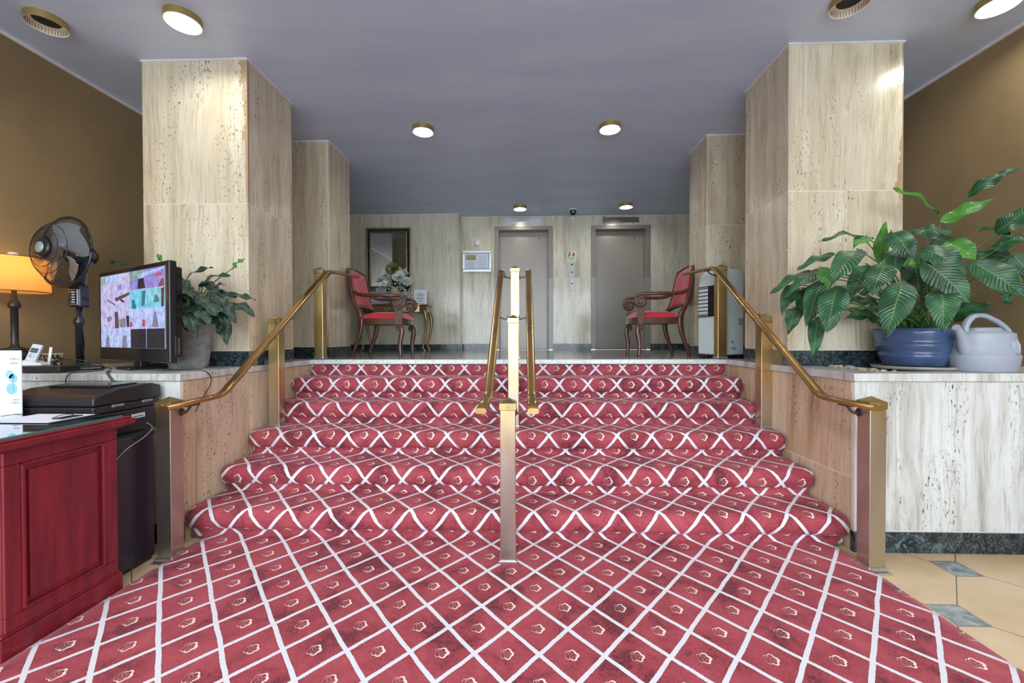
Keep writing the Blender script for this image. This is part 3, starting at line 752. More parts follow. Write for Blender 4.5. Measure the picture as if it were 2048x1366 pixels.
for i in range(300):
    a = rn.uniform(0, 2*pi); r = rn.uniform(.1, .31)*(1 if i % 3 else .8); z = rn.uniform(.24, .60)-r*.35+.05
    c = V((r*math.cos(a), r*math.sin(a)*.6, z)); b.sphere(c, rn.uniform(.008, .013), 4)
    if i % 2 == 0: s.sweep(smooth_path([(0, 0, .25), (c.x*.5, c.y*.5, .25+(z-.25)*.7), c], 3), .0016, .0016, (0, 1, 0), 4)
for i in range(8): b.sphere(V((.05+.02*i, -.05, .56+.02*math.sin(i*2)+.0)), .009, 4)
bb_ = b.build('baby_breath', M_bab, t); bb_['kind'] = 'stuff'; s.build('stems', M_stem, t)

# soap pump, cards, sign on the console
p = at(808, 611, 6.52)
mb = N('blue_gel_bottle'); mb.done(L(70, 160, 220), .1, None, Transmission_Weight=.5)
t = thing('hand_sanitizer', 'clear blue pump bottle on the console table', 'pump bottle', (p.x+.03, 6.50, TT))
B().lathe([(.028, 0), (.032, .004), (.032, .12), (.026, .14), (.013, .15)], 24).build('bottle', mb.m, t)
B().lathe([(.0325, .05), (.0325, .095)], 24, 0, None, False).build('label', M_paper, t)
b = B(); b.lathe([(.014, .15), (.014, .168), (.005, .17), (.005, .215), (.011, .217), (.011, .23)], 16); b.box(-.006, .006, -.035, .0, .219, .229); b.build('pump', M_white, t, .001)
p0 = at(827, 577, 6.6); p1 = at(853, 607, 6.6)
t = thing('paper_sign', 'white printed paper sign standing on the right end of the console', 'sign', ((p0.x+p1.x)/2, 6.62, TT))
w = (p1.x-p0.x)/2; h = .25
Mt = Matrix.Rotation(-.12, 4, 'X')
B().box(-w, w, -.002, .002, 0, h, 0, None, Mt).build('sheet', M_paper, t)
b = B()
for z, a in ((.20, .03), (.175, .065), (.165, .05), (.148, .07), (.138, .05), (.11, .07), (.1, .07), (.09, .05), (.065, .04), (.055, .04), (.02, .055)): b.box(-a, a, -.0032, -.002, z, z+.005, 0, None, Mt)
b.build('text_lines', M_ink, t)
B().box(-w*.6, w*.6, 0, .09, 0, .004).build('stand', M_white, t)
p = at(756, 611, 6.6)
t = thing('brochure_holder', 'clear rack of blue and white brochures on the console, behind the chair arm', 'brochure holder', (p.x+.03, 6.6, TT))
ac = N('clear_acrylic'); ac.done((.85, .9, .95), .08, None, Transmission_Weight=.7)
b = B(); b.box(-.15, .15, .03, .034, 0, .22); b.box(-.15, .15, -.04, .034, 0, .004); b.box(-.15, -.146, -.04, .034, 0, .1); b.box(.146, .15, -.04, .034, 0, .1); b.box(-.15, .15, -.04, -.037, 0, .06); b.build('holder', ac.m, t)
Mblue = plain('brochure_blue', L(60, 120, 200), .4)
for i, (x, m_) in enumerate(((-.1, M_paper), (0, M_paper), (.1, Mblue))): B().box(x-.045, x+.045, -.02, .02, .006, .17, 0).build('brochure', m_, t)
t = thing('wooden_ornament', 'small pale letter-cut ornament standing left of the flower vase', 'ornament', (p.x+.02, 6.68, TT))
b = B(); b.box(-.09, .09, -.008, .008, 0, .012); 
for x in (-.07, 0, .07): b.box(x-.012, x+.012, -.006, .006, .012, .29)
b.box(-.085, .085, -.006, .006, .27, .29); b.box(-.085, .085, -.006, .006, .22, .235); b.sweep(smooth_path([(-.08, 0, .21), (-.04, 0, .25), (0, 0, .215), (.04, 0, .25), (.08, 0, .21)], 4), .006, .008, (0, 1, 0), 6)
b.build('cut_out', plain('pale_ornament', L(214, 222, 234), .5), t, .002)

# ------------------------------------------------------------------ air cooler
M_cool = plain('cooler_plastic', L(206, 220, 222), .35, var=.03)
t = thing('air_cooler', 'tall white portable air cooler on the landing behind the right railing', 'air cooler', (1.86, 3.985, ZL-.004), .35)
COOL = t; b = B(); hw, hd, HT = .16, .125, .885
pl = [(-hw, .04), (hw, .04), (hw, HT-.02), (-hw+.12, HT), (-hw+.06, HT-.01), (-hw+.015, HT-.07), (-hw, HT-.14)]
b.prism(pl, -hd, hd, 0, 'y'); b.build('body', M_cool, t, .012)
b = B(); b.box(-hw-.012, -hw+.001, -hd+.012, hd-.012, HT-.47, HT-.17, 0); b.build('vent_recess', M_blackm, t)
b = B()
for k in range(8):
    z = HT-.19-.037*k; b.box(-hw-.02, -hw-.004, -hd+.01, hd-.01, z-.004, z+.004, 0)
b.build('louvres', M_blackm, t, .001)
B().box(-hw-.014, -hw, -.01, hd-.012, HT-.46, HT-.18).build('side_grille', M_cool, t, .002)
B().box(-hw-.012, -hw+.002, -hd+.01, hd-.01, .05, HT-.49).build('front_panel', M_cool, t, .004)
b = B(); b.box(.0, .06, -hd-.004, -hd+.002, .09, .115); b.box(.0, .03, -hd-.004, -hd+.002, .15, .18); b.box(.09, .15, -hd-.003, -hd+.002, .33, .40); b.build('side_slots', plain('cooler_slot', L(150, 165, 168), .5), t, .002)
b = B()
for x in (-.13, .13):
    for y in (-.09, .09): b.lathe([(.02, -.012), (.02, .012)], 14, 0, Matrix.Translation((x, y, .02)) @ Matrix.Rotation(pi/2, 4, 'X')); b.box(x-.012, x+.012, y-.016, y+.016, .02, .045)
b.build('casters', M_blackm, t)
for ch in COOL.children: ch.location = (.16, .125, 0)

# ------------------------------------------------------------------ leaves
def leafmat(name, c1, c2, c3, edge, r=.3):
    m = N(name); u, v, _ = m.sep(m.uv()); P = m.obj()
    au = m.m_('ABSOLUTE', m.m_('SUBTRACT', u, .5)); rib = m.sm(au, .035, .01)
    vein = m.m_('SINE', m.m_('MULTIPLY', m.m_('SUBTRACT', v, m.m_('MULTIPLY', au, .35)), 95))
    nz = m.noise(P, 9, 3)
    col = m.ramp(nz, (.3, c1), (.55, c2), (.75, c3)); col = m.mix(m.m_('MULTIPLY', m.sm(vein, .3, 1), .12), col, tuple(x*1.6 for x in c3))
    col = m.mix(m.m_('MULTIPLY', rib, .45), col, L(120, 150, 84))
    ed = m.m_('MULTIPLY', m.sm(m.m_('ADD', m.sm(au, .40, .5), m.sm(v, .90, 1)), .5, 1.2), m.sm(m.noise(P, 3, 2), .58, .72))
    col = m.mix(ed, col, edge); m.bump(vein, .35, .003)
    return m.done(col, r)
M_leaf = leafmat('glossy_green_leaf', L(20, 54, 34), L(34, 80, 48), L(52, 108, 64), L(170, 180, 60), .34)
M_leafb = leafmat('fresh_green_leaf', L(52, 112, 38), L(70, 136, 46), L(96, 160, 60), L(190, 200, 90), .32)
M_leafd = leafmat('dark_green_leaf', L(18, 38, 30), L(30, 54, 42), L(48, 76, 58), L(96, 104, 70), .38)
M_pet = plain('green_petiole', L(60, 104, 50), .45)
def leaf(b, base, tip, w, mi=0, face=None, arch=.12, fold=.25, wav=.012, n=12):
    base, tip = V(base), V(tip); ax = tip-base; Ln = ax.length; a = ax.normalized()
    f = V(face) if face is not None else (V((0, 0, CH))-base).normalized()*.8+V((0, 0, .7))
    f = (f-a*f.dot(a)); f.normalize(); sd = a.cross(f); ph = random.uniform(0, 6)
    rows = []
    for i in range(n+1):
        q = i/n; hw = w/2*(math.sin(pi*min(1, q**.72)*.985+.02)**.85) if q < 1 else .0006
        hw = max(hw, .0008); c = base+a*(Ln*q)+f*(arch*Ln*math.sin(pi*q))
        row = []
        for j in range(7):
            u = j/3-1; off = f*(abs(u)*hw*fold-u*u*hw*.18+wav*math.sin(q*13+ph+(2 if u > 0 else 0))*abs(u))
            row.append((b.b.verts.new(c+sd*(u*hw*.97)+off), (j/6, q)))
        rows.append(row)
    for i in range(n):
        for j in range(6):
            q = (rows[i][j], rows[i][j+1], rows[i+1][j+1], rows[i+1][j]); b.face([x[0] for x in q], mi, [x[1] for x in q], True)
def petiole(b, root, base, nxt, r=.004):
    root, base = V(root), V(base); d = (base-root); mid = root+d*.5+V((0, 0, 1))*d.length*.12
    b.sweep(smooth_path([root, mid, base, base+(V(nxt)-base)*.05], 4), lerpl([r*1.4, r, r*.7, r*.5], 4), None, (0, 1, 0), 6)
def plant(parent, specs, root, cropo, cs, mats, spread):
    b, s = B(), B(); random.seed(11)
    for x0, y0, x1, y1, wpx, Y0, Y1, mi in specs:
        pa = at(cropo[0]+x0/cs, cropo[1]+y0/cs, Y0); pb = at(cropo[0]+x1/cs, cropo[1]+y1/cs, Y1)
        w = wpx/cs*((Y0+Y1)/2)/F
        leaf(b, pa, pb, w, mi, None, random.uniform(.06, .14), random.uniform(.12, .3))
        r0 = root+V((random.uniform(-1, 1)*spread, random.uniform(-1, 1)*spread*.7, 0)); petiole(s, r0, pa, pb)
    return b, s
# big plant on the right
PC = at(1832, 735, 2.70); PC = V((at(1832, 735, 2.76).x-.01, 2.76, ZL))
def bowlmat():
    m = N('blue_ceramic'); P = m.obj(); a = m.noise(P, 6, 3)
    return m.done(m.ramp(a, (.3, L(56, 74, 108)), (.7, L(76, 98, 136))), .18)
t = thing('potted_plant', 'big broad-leaved green plant in a ribbed blue bowl by the right pillar', 'potted plant', PC)
B().lathe([(.145, .022), (.158, .026), (.166, .05), (.178, .075), (.184, .10), (.176, .106), (.190, .125), (.199, .15), (.201, .165), (.193, .170), (.200, .19), (.207, .23), (.209, .262), (.200, .262), (.19, .22)], 56).build('pot', bowlmat(), t, recalc=True)
B().lathe([(.20, 0), (.215, .004), (.225, .022), (.215, .022), (.205, .01)], 48).build('saucer', plain('clear_saucer', L(150, 150, 140), .2), t)
B().lathe([(.001, .235), (.196, .235)], 40, 0, None, False).build('soil', plain('dark_soil', L(40, 32, 26), .9), t)
SP = [(680, 470, 425, 480, 62, 2.75, 2.6, 0), (1290, 215, 1590, 48, 85, 2.9, 2.75, 0), (1130, 372, 1462, 228, 95, 2.75, 2.6, 1), (1120, 330, 846, 170, 85, 2.8, 2.7, 1),
 (1460, 440, 1690, 270, 120, 2.6, 2.5, 0), (960, 425, 1200, 430, 95, 2.7, 2.55, 0), (1530, 445, 1345, 432, 80, 2.7, 2.6, 0), (1180, 490, 1330, 600, 130, 2.6, 2.4, 1),
 (770, 610, 805, 365, 75, 2.7, 2.6, 1), (650, 535, 485, 745, 145, 2.5, 2.3, 0), (500, 560, 280, 650, 70, 2.7, 2.6, 0), (470, 655, 205, 812, 90, 2.7, 2.5, 0), (360, 662, 120, 795, 70, 2.7, 2.55, 0),
 (520, 750, 455, 1032, 150, 2.4, 2.25, 0), (440, 700, 335, 992, 120, 2.6, 2.45, 0), (275, 870, 230, 1037, 85, 2.6, 2.5, 0), (405, 930, 378, 1182, 85, 2.5, 2.38, 0), (270, 740, 190, 910, 90, 2.7, 2.6, 0),
 (810, 615, 722, 800, 140, 2.4, 2.3, 0), (915, 715, 812, 1050, 165, 2.35, 2.2, 0), (840, 430, 972, 592, 130, 2.55, 2.4, 0), (1020, 525, 1285, 685, 140, 2.5, 2.35, 0), (1030, 600, 1305, 852, 165, 2.45, 2.3, 0),
 (1140, 770, 1150, 1022, 150, 2.4, 2.25, 0), (1320, 610, 1640, 815, 165, 2.5, 2.35, 0), (1330, 560, 1640, 620, 90, 2.7, 2.6, 0), (700, 620, 590, 830, 110, 2.65, 2.6, 0), (880, 520, 850, 680, 110, 2.6, 2.5, 0),
 (1450, 540, 1650, 430, 90, 2.6, 2.55, 0), (1560, 560, 1700, 740, 110, 2.5, 2.45, 0), (430, 640, 470, 760, 80, 2.55, 2.5, 1), (560, 560, 530, 700, 90, 2.7, 2.65, 0), (960, 560, 1010, 800, 120, 2.65, 2.6, 0),
 (1060, 460, 1250, 530, 90, 2.75, 2.7, 0), (660, 800, 850, 700, 60, 2.65, 2.6, 0), (1120, 620, 1180, 820, 120, 2.6, 2.5, 0), (330, 760, 300, 940, 80, 2.65, 2.6, 0), (1500, 770, 1540, 870, 50, 2.85, 2.85, 0), (700, 460, 620, 520, 90, 2.7, 2.62, 1), (900, 600, 1010, 640, 60, 2.6, 2.5, 1)]
b, s = plant(t, SP, V((PC.x, PC.y, ZL+.24)), (1500, 320), 2.969, None, .09)
for i in range(14):
    a = random.uniform(0, 6.28); q = V((PC.x+.2*math.cos(a), PC.y+.15*math.sin(a), ZL+.3+random.uniform(0, .15)))
    leaf(b, q, q+V((.22*math.cos(a), .1*math.sin(a), random.uniform(-.05, .12))), .09, 0); petiole(s, (PC.x+.05*math.cos(a), PC.y, ZL+.24), q, q+V((0, 0, .01)))
for o in (b.build('foliage', [M_leaf, M_leafb], t, recalc=False), s.build('stems', M_pet, t)): o.matrix_parent_inverse = Matrix.Translation(-PC)

# left plant
PL = at(385, 735, 2.87); PL = V((PL.x, 2.84, ZL-.003))
t = thing('potted_plant', 'dark leafy plant in a white swirl-embossed pot behind the monitor', 'potted plant', PL)
def swirl():
    m = N('white_embossed_ceramic'); P = m.obj(); x, y, z = m.sep(P)
    an = m.m_('MULTIPLY', m.m_('ARCTAN2', y, x), .14); q = m.comb(an, z, 0)
    v = m.n('ShaderNodeTexVoronoi'); v.voronoi_dimensions = '2D'; v.inputs['Scale'].default_value = 11; v.inputs['Randomness'].default_value = .75; m.put(v.inputs['Vector'], q)
    r = m.m_('SINE', m.m_('MULTIPLY', v.outputs['Distance'], 75)); m.bump(r, 1.0, .02)
    return m.done(L(232, 234, 234), .3)
B().lathe([(.095, 0), (.112, .004), (.122, .08), (.131, .2), (.136, .30), (.136, .312), (.128, .312), (.122, .28)], 48).build('pot', swirl(), t)
B().lathe([(.001, .29), (.124, .29)], 30, 0, None, False).build('soil', plain('potting_soil', L(44, 36, 30), .9), t)
SP = [(1010, 450, 1165, 370, 62, 2.9, 2.8, 0), (1090, 480, 1258, 410, 65, 2.8, 2.7, 0), (1150, 480, 1232, 466, 40, 2.9, 2.8, 0), (1240, 522, 1400, 550, 46, 2.8, 2.7, 0), (1270, 560, 1392, 635, 70, 2.75, 2.65, 0),
 (1130, 525, 1240, 590, 80, 2.75, 2.65, 0), (1190, 555, 1292, 672, 80, 2.7, 2.6, 0), (1060, 550, 1122, 690, 80, 2.7, 2.6, 0), (1020, 600, 1078, 762, 75, 2.65, 2.55, 0), (1000, 500, 962, 610, 70, 2.75, 2.7, 0),
 (1180, 640, 1205, 742, 60, 2.75, 2.7, 0), (1232, 650, 1238, 792, 60, 2.75, 2.7, 0), (1040, 640, 1022, 722, 60, 2.7, 2.65, 0), (1000, 460, 930, 420, 60, 2.9, 2.9, 0), (980, 480, 1060, 540, 80, 2.7, 2.6, 0),
 (1120, 600, 1180, 700, 80, 2.7, 2.62, 0), (1040, 500, 1110, 600, 80, 2.72, 2.62, 0), (1150, 520, 1300, 530, 60, 2.85, 2.8, 0), (1270, 375, 1335, 322, 36, 2.8, 2.78, 1), (880, 330, 862, 292, 26, 2.9, 2.9, 1), (980, 620, 950, 690, 60, 2.75, 2.7, 0), (700, 360, 600, 345, 30, 2.95, 2.95, 0), (1080, 520, 1190, 640, 80, 2.66, 2.58, 0), (1000, 560, 1010, 700, 70, 2.68, 2.6, 0), (1150, 500, 1260, 610, 75, 2.72, 2.65, 0), (970, 430, 1040, 520, 70, 2.75, 2.68, 0), (1090, 590, 1150, 680, 70, 2.6, 2.55, 0), (1210, 600, 1250, 720, 60, 2.68, 2.62, 0), (970, 560, 950, 660, 60, 2.72, 2.66, 0), (1110, 450, 1200, 520, 70, 2.8, 2.72, 0)]
b, s = plant(t, SP, V((PL.x, PL.y, ZL+.29)), (0, 400), 2.733, None, .06)
for o in (b.build('foliage', [M_leafd, M_leafb], t, recalc=False), s.build('stems', M_pet, t)): o.matrix_parent_inverse = Matrix.Translation(-PL)

# watering can
p = at(1985, 742, 2.50); WC = V((p.x, 2.55, ZL))
M_can = plain('grey_blue_plastic', L(160, 168, 182), .38, var=.04)
t = thing('watering_can', 'pale grey plastic watering can standing right of the blue bowl', 'watering can', WC)
b = B(); b.lathe([(.148, 0), (.158, .006), (.17, .09), (.171, .096), (.165, .098), (.15, .2), (.146, .222), (.148, .226), (.13, .232), (.09, .245), (.08, .262)], 48, 0, Matrix.Diagonal((1, .78, 1, 1))); b.build('body', M_can, t)
b = B(); b.sweep(smooth_path([(-.09, -.02, .12), (-.135, -.035, .155), (-.18, -.055, .205), (-.225, -.075, .250), (-.245, -.084, .264)], 5), lerpl([.045, .036, .024, .016, .018], 5), lerpl([.07, .05, .028, .017, .019], 5), (0, 1, 0), 16); b.build('spout', M_can, t)
b = B(); b.sweep(smooth_path([(-.105, 0, .225), (-.108, 0, .27), (-.07, 0, .325), (-.01, 0, .335), (.05, 0, .31), (.085, 0, .29), (.13, 0, .25), (.158, 0, .19), (.175, 0, .12), (.168, 0, .06)], 5), .02, .014, (0, 1, 0), 12, 0, .7); b.build('handle', M_can, t)
b = B()
for a in (-.9, -.45, 0, .45, .9):
    q = [( .02*math.sin(a)*k+.07, .10+.03*k*math.cos(a*.8)) for k in range(4)]
    pts = []
    for xx, zz in q:
        r = .166-(zz-.1)*.15+.002; ph_ = -pi/2+xx/.16; pts.append((r*math.cos(ph_), .78*r*math.sin(ph_), zz))
    b.sweep(pts, lerpl([.004, .012, .004], 1)[:1]*1+[.011, .013, .004], .003, (0, 0, 1), 8)
b.build('leaf_relief', M_can, t)

# gravel in the planter bed
pb = B(); rg = random.Random(9)
for i in range(420):
    x = rg.uniform(2.16, 3.3); y = rg.uniform(2.56, 2.99)
    if (x-PC.x)**2+(y-PC.y)**2 < .1 or (x-WC.x)**2+(y-WC.y)**2 < .035: continue
    r = rg.uniform(.008, .018); pb.sphere(V((x, y, ZL-.012+r*.7)), r, 4, 0, (1, rg.uniform(.7, 1), .7))
o = pb.build('pebbles', plain('tan_pebbles', L(176, 164, 140), .6, var=.3, sc=30)); o['kind'] = 'stuff'; tag(o, 'tan pebbles scattered in the planter under the big plant', 'pebbles')

# ------------------------------------------------------------------ desk
def redwood():
    m = N('cherry_red_wood'); P = m.obj(); a = m.noise(m.vm('MULTIPLY', P, (3, 8, .8)), 3, 5, .6, .4)
    return m.done(m.ramp(a, (.3, L(98, 22, 34)), (.7, L(134, 36, 46))), .3)
M_desk = redwood()
DX0, DX1, DY0, DY1, DZ = XL+.25, -1.985, 1.49, 1.925, .858
t = thing('reception_desk', 'cherry red panelled desk with a dark glass top at lower left', 'desk', (DX1, DY0, 0))
b = B(); b.box(DX0-DX1, 0, 0, DY1-DY0, .1, DZ-.05); b.build('carcass', M_desk, t, .004)
b = B(); b.box(DX0-DX1, .022, -.022, DY1-DY0+.015, 0, .10); b.box(DX0-DX1, .014, -.014, DY1-DY0+.008, .10, .112); b.build('plinth', M_desk, t, .005)
b = B(); w = DY1-DY0
for y0, y1, z0, z1 in ((0, w, DZ-.105, DZ-.05), (0, w, .112, .17), (0, .055, .17, DZ-.105), (w-.055, w, .17, DZ-.105)): b.box(0, .014, y0, y1, z0, z1)
b.build('side_frame', M_desk, t, .004)
b = B(); b.box(0, .010, .085, w-.085, .205, DZ-.14); b.build('raised_panel', M_desk, t, .009)
b = B()
for y0, y1, z0, z1 in ((.055, w-.055, DZ-.118, DZ-.105), (.055, w-.055, .17, .183), (.055, .068, .17, DZ-.105), (w-.068, w-.055, .17, DZ-.105)): b.box(0, .018, y0, y1, z0, z1)
b.build('moulding', M_desk, t, .005)
b = B(); b.box(DX0-DX1, .03, -.03, w+.03, DZ-.05, DZ-.038); b.box(DX0-DX1, .055, -.055, w+.055, DZ-.038, DZ-.01); b.box(DX0-DX1, .045, -.045, w+.045, DZ-.01, DZ); b.build('desk_top', M_desk, t, .004)
gm = N('teal_edged_glass'); gm.done(L(28, 44, 50), .03, None, Coat_Weight=1.0)
ge = plain('glass_edge', L(70, 140, 130), .15)
b = B(); b.box(DX0-DX1, .02, -.03, w+.02, DZ+.0005, DZ+.007, 1); b.box(DX0-DX1, .0185, -.0285, w+.0185, DZ+.007, DZ+.0078, 0); b.build('glass_top', [gm.m, ge], t)
# drawers/front facing side visible as dark edge is part of carcass
GZ = DZ+.008
# clipboard
def frame_on(z, x, y): q = atZ(x, y, z); return V((q.x, q.y, z))
t = thing('clipboard', 'dark clipboard with white paper lying on the glass desk top', 'clipboard', (-2.195, 1.84, GZ), .0)
b = B(); b.box(-.19, .115, -.105, .105, 0, .003); b.build('board', M_black, t, .001)
B().box(-.185, .10, -.10, .10, .0035, .005).build('paper', M_paper, t)
b = B(); b.box(.035, .085, -.03, .06, .005, .009); b.sweep(smooth_path([(.035, -.03, .010), (.05, -.01, .018), (.05, .03, .018), (.035, .06, .010)], 4), .002, .002, (1, 0, 0), 6); b.build('clip', M_blackm, t, .001)
# paper sign in left foreground
q0 = at(-75, 704, 1.96); q1 = at(42, 701, 1.96); zb = GZ
t = thing('counter_sign', 'white sheet sign with a light blue drawing standing on the desk at the left edge', 'sign', ((q0.x+q1.x)/2, 1.962, GZ))
hw = (q1.x-q0.x)/2; hh = (q1.z)-GZ
B().box(-hw, hw, -.0015, .0015, 0, hh).build('sheet', M_paper, t)
B().box(-hw*.8, hw*.8, -.06, .0, 0, .003).build('stand', M_white, t)
Rx = Matrix.Rotation(pi/2, 4, 'X'); k = hh/.24
bl_ = plain('pale_blue_print', L(150, 205, 226), .6)
b = B(); 
for cx, cz, rr in ((hw-.042, .135*k, .022), (hw-.050, .095*k, .028), (hw-.06, .15*k, .02)): b.lathe([(rr, 0), (rr, .0008)], 24, 0, Matrix.Translation((cx, -.0016, cz)) @ Rx)
b.build('drawing', bl_, t)
b = B(); b.box(hw-.043, hw-.041, -.0029, -.0024, .085*k, .14*k); b.lathe([(.008, 0), (.008, .0004)], 16, 0, Matrix.Translation((hw-.041, -.0026, .14*k)) @ Rx); b.build('drawing_detail', plain('blue_print', L(70, 150, 190), .6), t)
for s_, sz, z in (('CURY is', .013, .205), ('artments,', .012, .19), ('lease a', .011, .052), ('Office at', .011, .040)):
    text(s_, sz, (hw-.012, z*k, .0018), Rx, 'lettering', M_ink, t, 'RIGHT')
# dark cabinet with printer
t = thing('side_cabinet', 'plain black cabinet between the red desk and the stone planter', 'cabinet', (-2.09, 2.06, 0))
b = B(); b.box(-.62, 0, -.10, .19, .02, .70); b.build('body', plain('purple_black_laminate', L(44, 36, 48), .3), t, .004)
B().box(-.625, .005, -.105, .195, .70, .72).build('top', M_blackm, t, .002); B().box(-.6, -.01, -.09, .18, 0, .02).build('kick', M_dark, t)
t = thing('printer', 'black flatbed printer on the dark cabinet behind the desk', 'printer', (-2.165, 1.995, .72))
pw, pd, ph = -.50, .365, .255
b = B(); b.box(pw, 0, .01, pd, .0, .13); b.build('body', M_blackm, t, .008)
b = B(); b.box(pw, .002, .0, pd+.01, .133, .172); b.build('scanner_base', M_blackm, t, .008)
b = B(); b.prism([(0, .175), (pd+.02, .175), (pd+.02, .245), (pd-.04, .262), (.14, .255), (.03, .232), (0, .215)], pw, .004, 0, 'x'); b.build('lid', M_blackm, t, .008)
b = B(); b.box(pw+.1, -.06, .14, .30, .256, .268); b.build('feeder_tray', M_black, t, .004)
M_clip = plain('grey_clip', (.2, .21, .23), .3)
for y in (.12, .29): B().box(0, .012, y-.03, y+.03, .158, .172).build('hinge', M_clip, t, .002)
B().box(.0, .0015, .2, .28, .075, .10).build('sticker', M_paper, t)
B().box(.0012, .002, .215, .27, .082, .088).build('sticker_text', M_ink, t)

# ------------------------------------------------------------------ monitor
def monitor():
    Lp = V((-3.165, 2.97)); Rp = V((-2.2, 2.48)); d = (Rp-Lp); W_ = d.length; ang = math.atan2(d.y, d.x)
    t = thing('security_monitor', 'black flat monitor showing a grid of camera views on the left planter', 'monitor', ((Lp.x+Rp.x)/2, (Lp.y+Rp.y)/2, ZL-.003), ang)
    h0, h1 = .055, .70; w = W_/2
    b = B(); b.box(-w, w, 0, .045, h0, h1); b.prism([(-w+.02, .045), (w-.02, .045), (w-.05, .095), (-w+.05, .095)], h0+.03, h1-.03); b.build('casing', M_black, t, .008)
    # screen recess
    sw, s0, s1 = w-.045, h0+.095, h1-.035
    b = B(); b.box(-sw-.004, sw+.004, -.003, 0, s0-.004, s1+.004); b.build('bezel_edge', plain('silver_edge', (.4, .42, .44), .3, .8), t)
    def em(nm, c, k=1.0):
        m = N(nm); z_ = m.noise(m.obj(), 22, 4, .6); c = L(*c)
        return m.done((.01, .01, .01), .2, None, Emission_Color=m.ramp(z_, (.38, tuple(x*.72 for x in c)), (.6, tuple(min(1, x*1.12) for x in c))), Emission_Strength=k)
    cols = [('screen_blue_white', (178, 192, 240)), ('screen_violet', (142, 136, 206)), ('screen_cyan', (116, 200, 220)), ('screen_lilac', (190, 184, 226)), ('screen_dark', (34, 34, 46)), ('screen_red', (176, 80, 104)), ('screen_brown', (98, 66, 70)), ('screen_green', (138, 164, 160)), ('screen_grey', (122, 124, 150)), ('screen_teal', (40, 120, 150))]
    mats = [em(a, c) for a, c in cols]
    b = B(); b.box(-sw, sw, -.0045, -.003, s0, s1, 0)
    cw = 2*sw/4; chh = (s1-s0)/4
    def R(c, r, x0, x1, z0, z1, mi, lay=1):
        X0 = -sw+c*cw; Z1 = s1-r*chh
        b.box(X0+x0*cw, X0+x1*cw, -.0045-.0006*lay, -.0045, Z1-z1*chh, Z1-z0*chh, mi)
    def Q(c, r, pts, mi, lay=2):
        X0 = -sw+c*cw; Z1 = s1-r*chh; b.prism([(X0+x*cw, Z1-z*chh) for x, z in pts], -.0045-.0006*lay, -.0045, mi, 'y')
    R(0, 0, 0, 2, 0, .98, 3); Q(0, 0, [(0, .1), (.45, 0), (.3, .45), (0, .55)], 7); Q(0, 0, [(.5, 0), (1.6, 0), (1.4, .4), (.4, .5)], 0); Q(0, 0, [(1.2, .6), (1.45, .55), (1.5, .85), (1.25, .9)], 1)
    R(2, 0, 0, 2, 0, .98, 1); Q(2, 0, [(0, 0), (.9, 0), (.7, .35), (0, .5)], 7); Q(2, 0, [(.55, .45), (.85, .42), (.95, .95), (.5, .95)], 4, 3); Q(2, 0, [(.5, .2), (2, .0), (2, .12), (.6, .42)], 0); Q(2, 0, [(1.55, .3), (1.85, .25), (1.9, .42), (1.55, .45)], 5, 3); Q(2, 0, [(1.7, .95), (1.85, .6), (2, .6), (2, .95)], 6)
    R(0, 1, 0, .97, .02, .97, 3); Q(0, 1, [(.5, .3), (.9, .5), (.8, .6), (.45, .4)], 8); Q(0, 1, [(.8, .5), (1, .6), (1, .7), (.85, .6)], 6)
    R(1, 1, 0, .97, .02, .97, 3); Q(1, 1, [(0, .3), (.97, .05), (.97, .2), (.1, .5)], 6); Q(1, 1, [(.4, .35), (.65, .5), (.6, .6), (.38, .45)], 4)
    R(2, 1, 0, .97, .02, .97, 2); Q(2, 1, [(.15, .5), (.3, .48), (.4, .95), (.12, .95)], 9); Q(2, 1, [(.75, .1), (.97, .05), (.9, .8), (.7, .9)], 9)
    R(3, 1, 0, 1, .02, .97, 2); Q(3, 1, [(.5, .35), (.65, .35), (.75, .7), (.42, .7)], 9); Q(3, 1, [(.85, .05), (1, .02), (.97, .95), (.85, .95)], 4)
    R(0, 2, 0, .97, .02, .97, 3); Q(0, 2, [(.4, .3), (.8, .3), (.8, .5), (.5, .6)], 8)
    R(1, 2, 0, .97, .02, .97, 3); Q(1, 2, [(0, .05), (.22, .05), (.28, .95), (0, .95)], 6); Q(1, 2, [(.75, .3), (.95, .3), (.95, .9), (.8, .9)], 4); Q(1, 2, [(.3, .5), (.7, .4), (.75, .9), (.35, .9)], 8)
    R(2, 2, 0, .97, .02, .97, 0); Q(2, 2, [(0, .65), (.15, .65), (.15, .9), (0, .9)], 5); Q(2, 2, [(.75, .55), (.92, .55), (.92, .9), (.75, .9)], 5)
    R(3, 2, 0, 1, .02, .97, 0); Q(3, 2, [(.45, .2), (.55, .2), (.7, .95), (.3, .95)], 8)
    R(0, 3, 0, .97, .02, 1, 0); Q(0, 3, [(.45, .3), (.55, .3), (.65, 1), (.3, 1)], 8)
    R(1, 3, 0, .97, .02, 1, 0); Q(1, 3, [(.55, .35), (.75, .35), (.82, 1), (.45, 1)], 8)
    R(2, 3, .03, .97, .02, 1, 4); R(3, 3, 0, 1, .02, 1, 4)
    b.build('screen', mats, t)
    b = B(); b.box(-.10, .10, -.05, .17, 0, .02); b.build('base', M_black, t, .006)
    b = B(); b.box(-.05, .05, .03, .06, .018, h0+.08); b.build('neck', M_black, t, .003)
    b = B(); b.box(w-.002, w+.006, .03, .07, h0+.05, h0+.17); b.build('button_panel', M_black, t, .002)
    b = B()
    for i in range(8): b.box(w+.006, w+.0075, .045, .052, h0+.06+i*.013, h0+.066+i*.013)
    b.build('buttons', M_steel, t)
    return t
monitor()

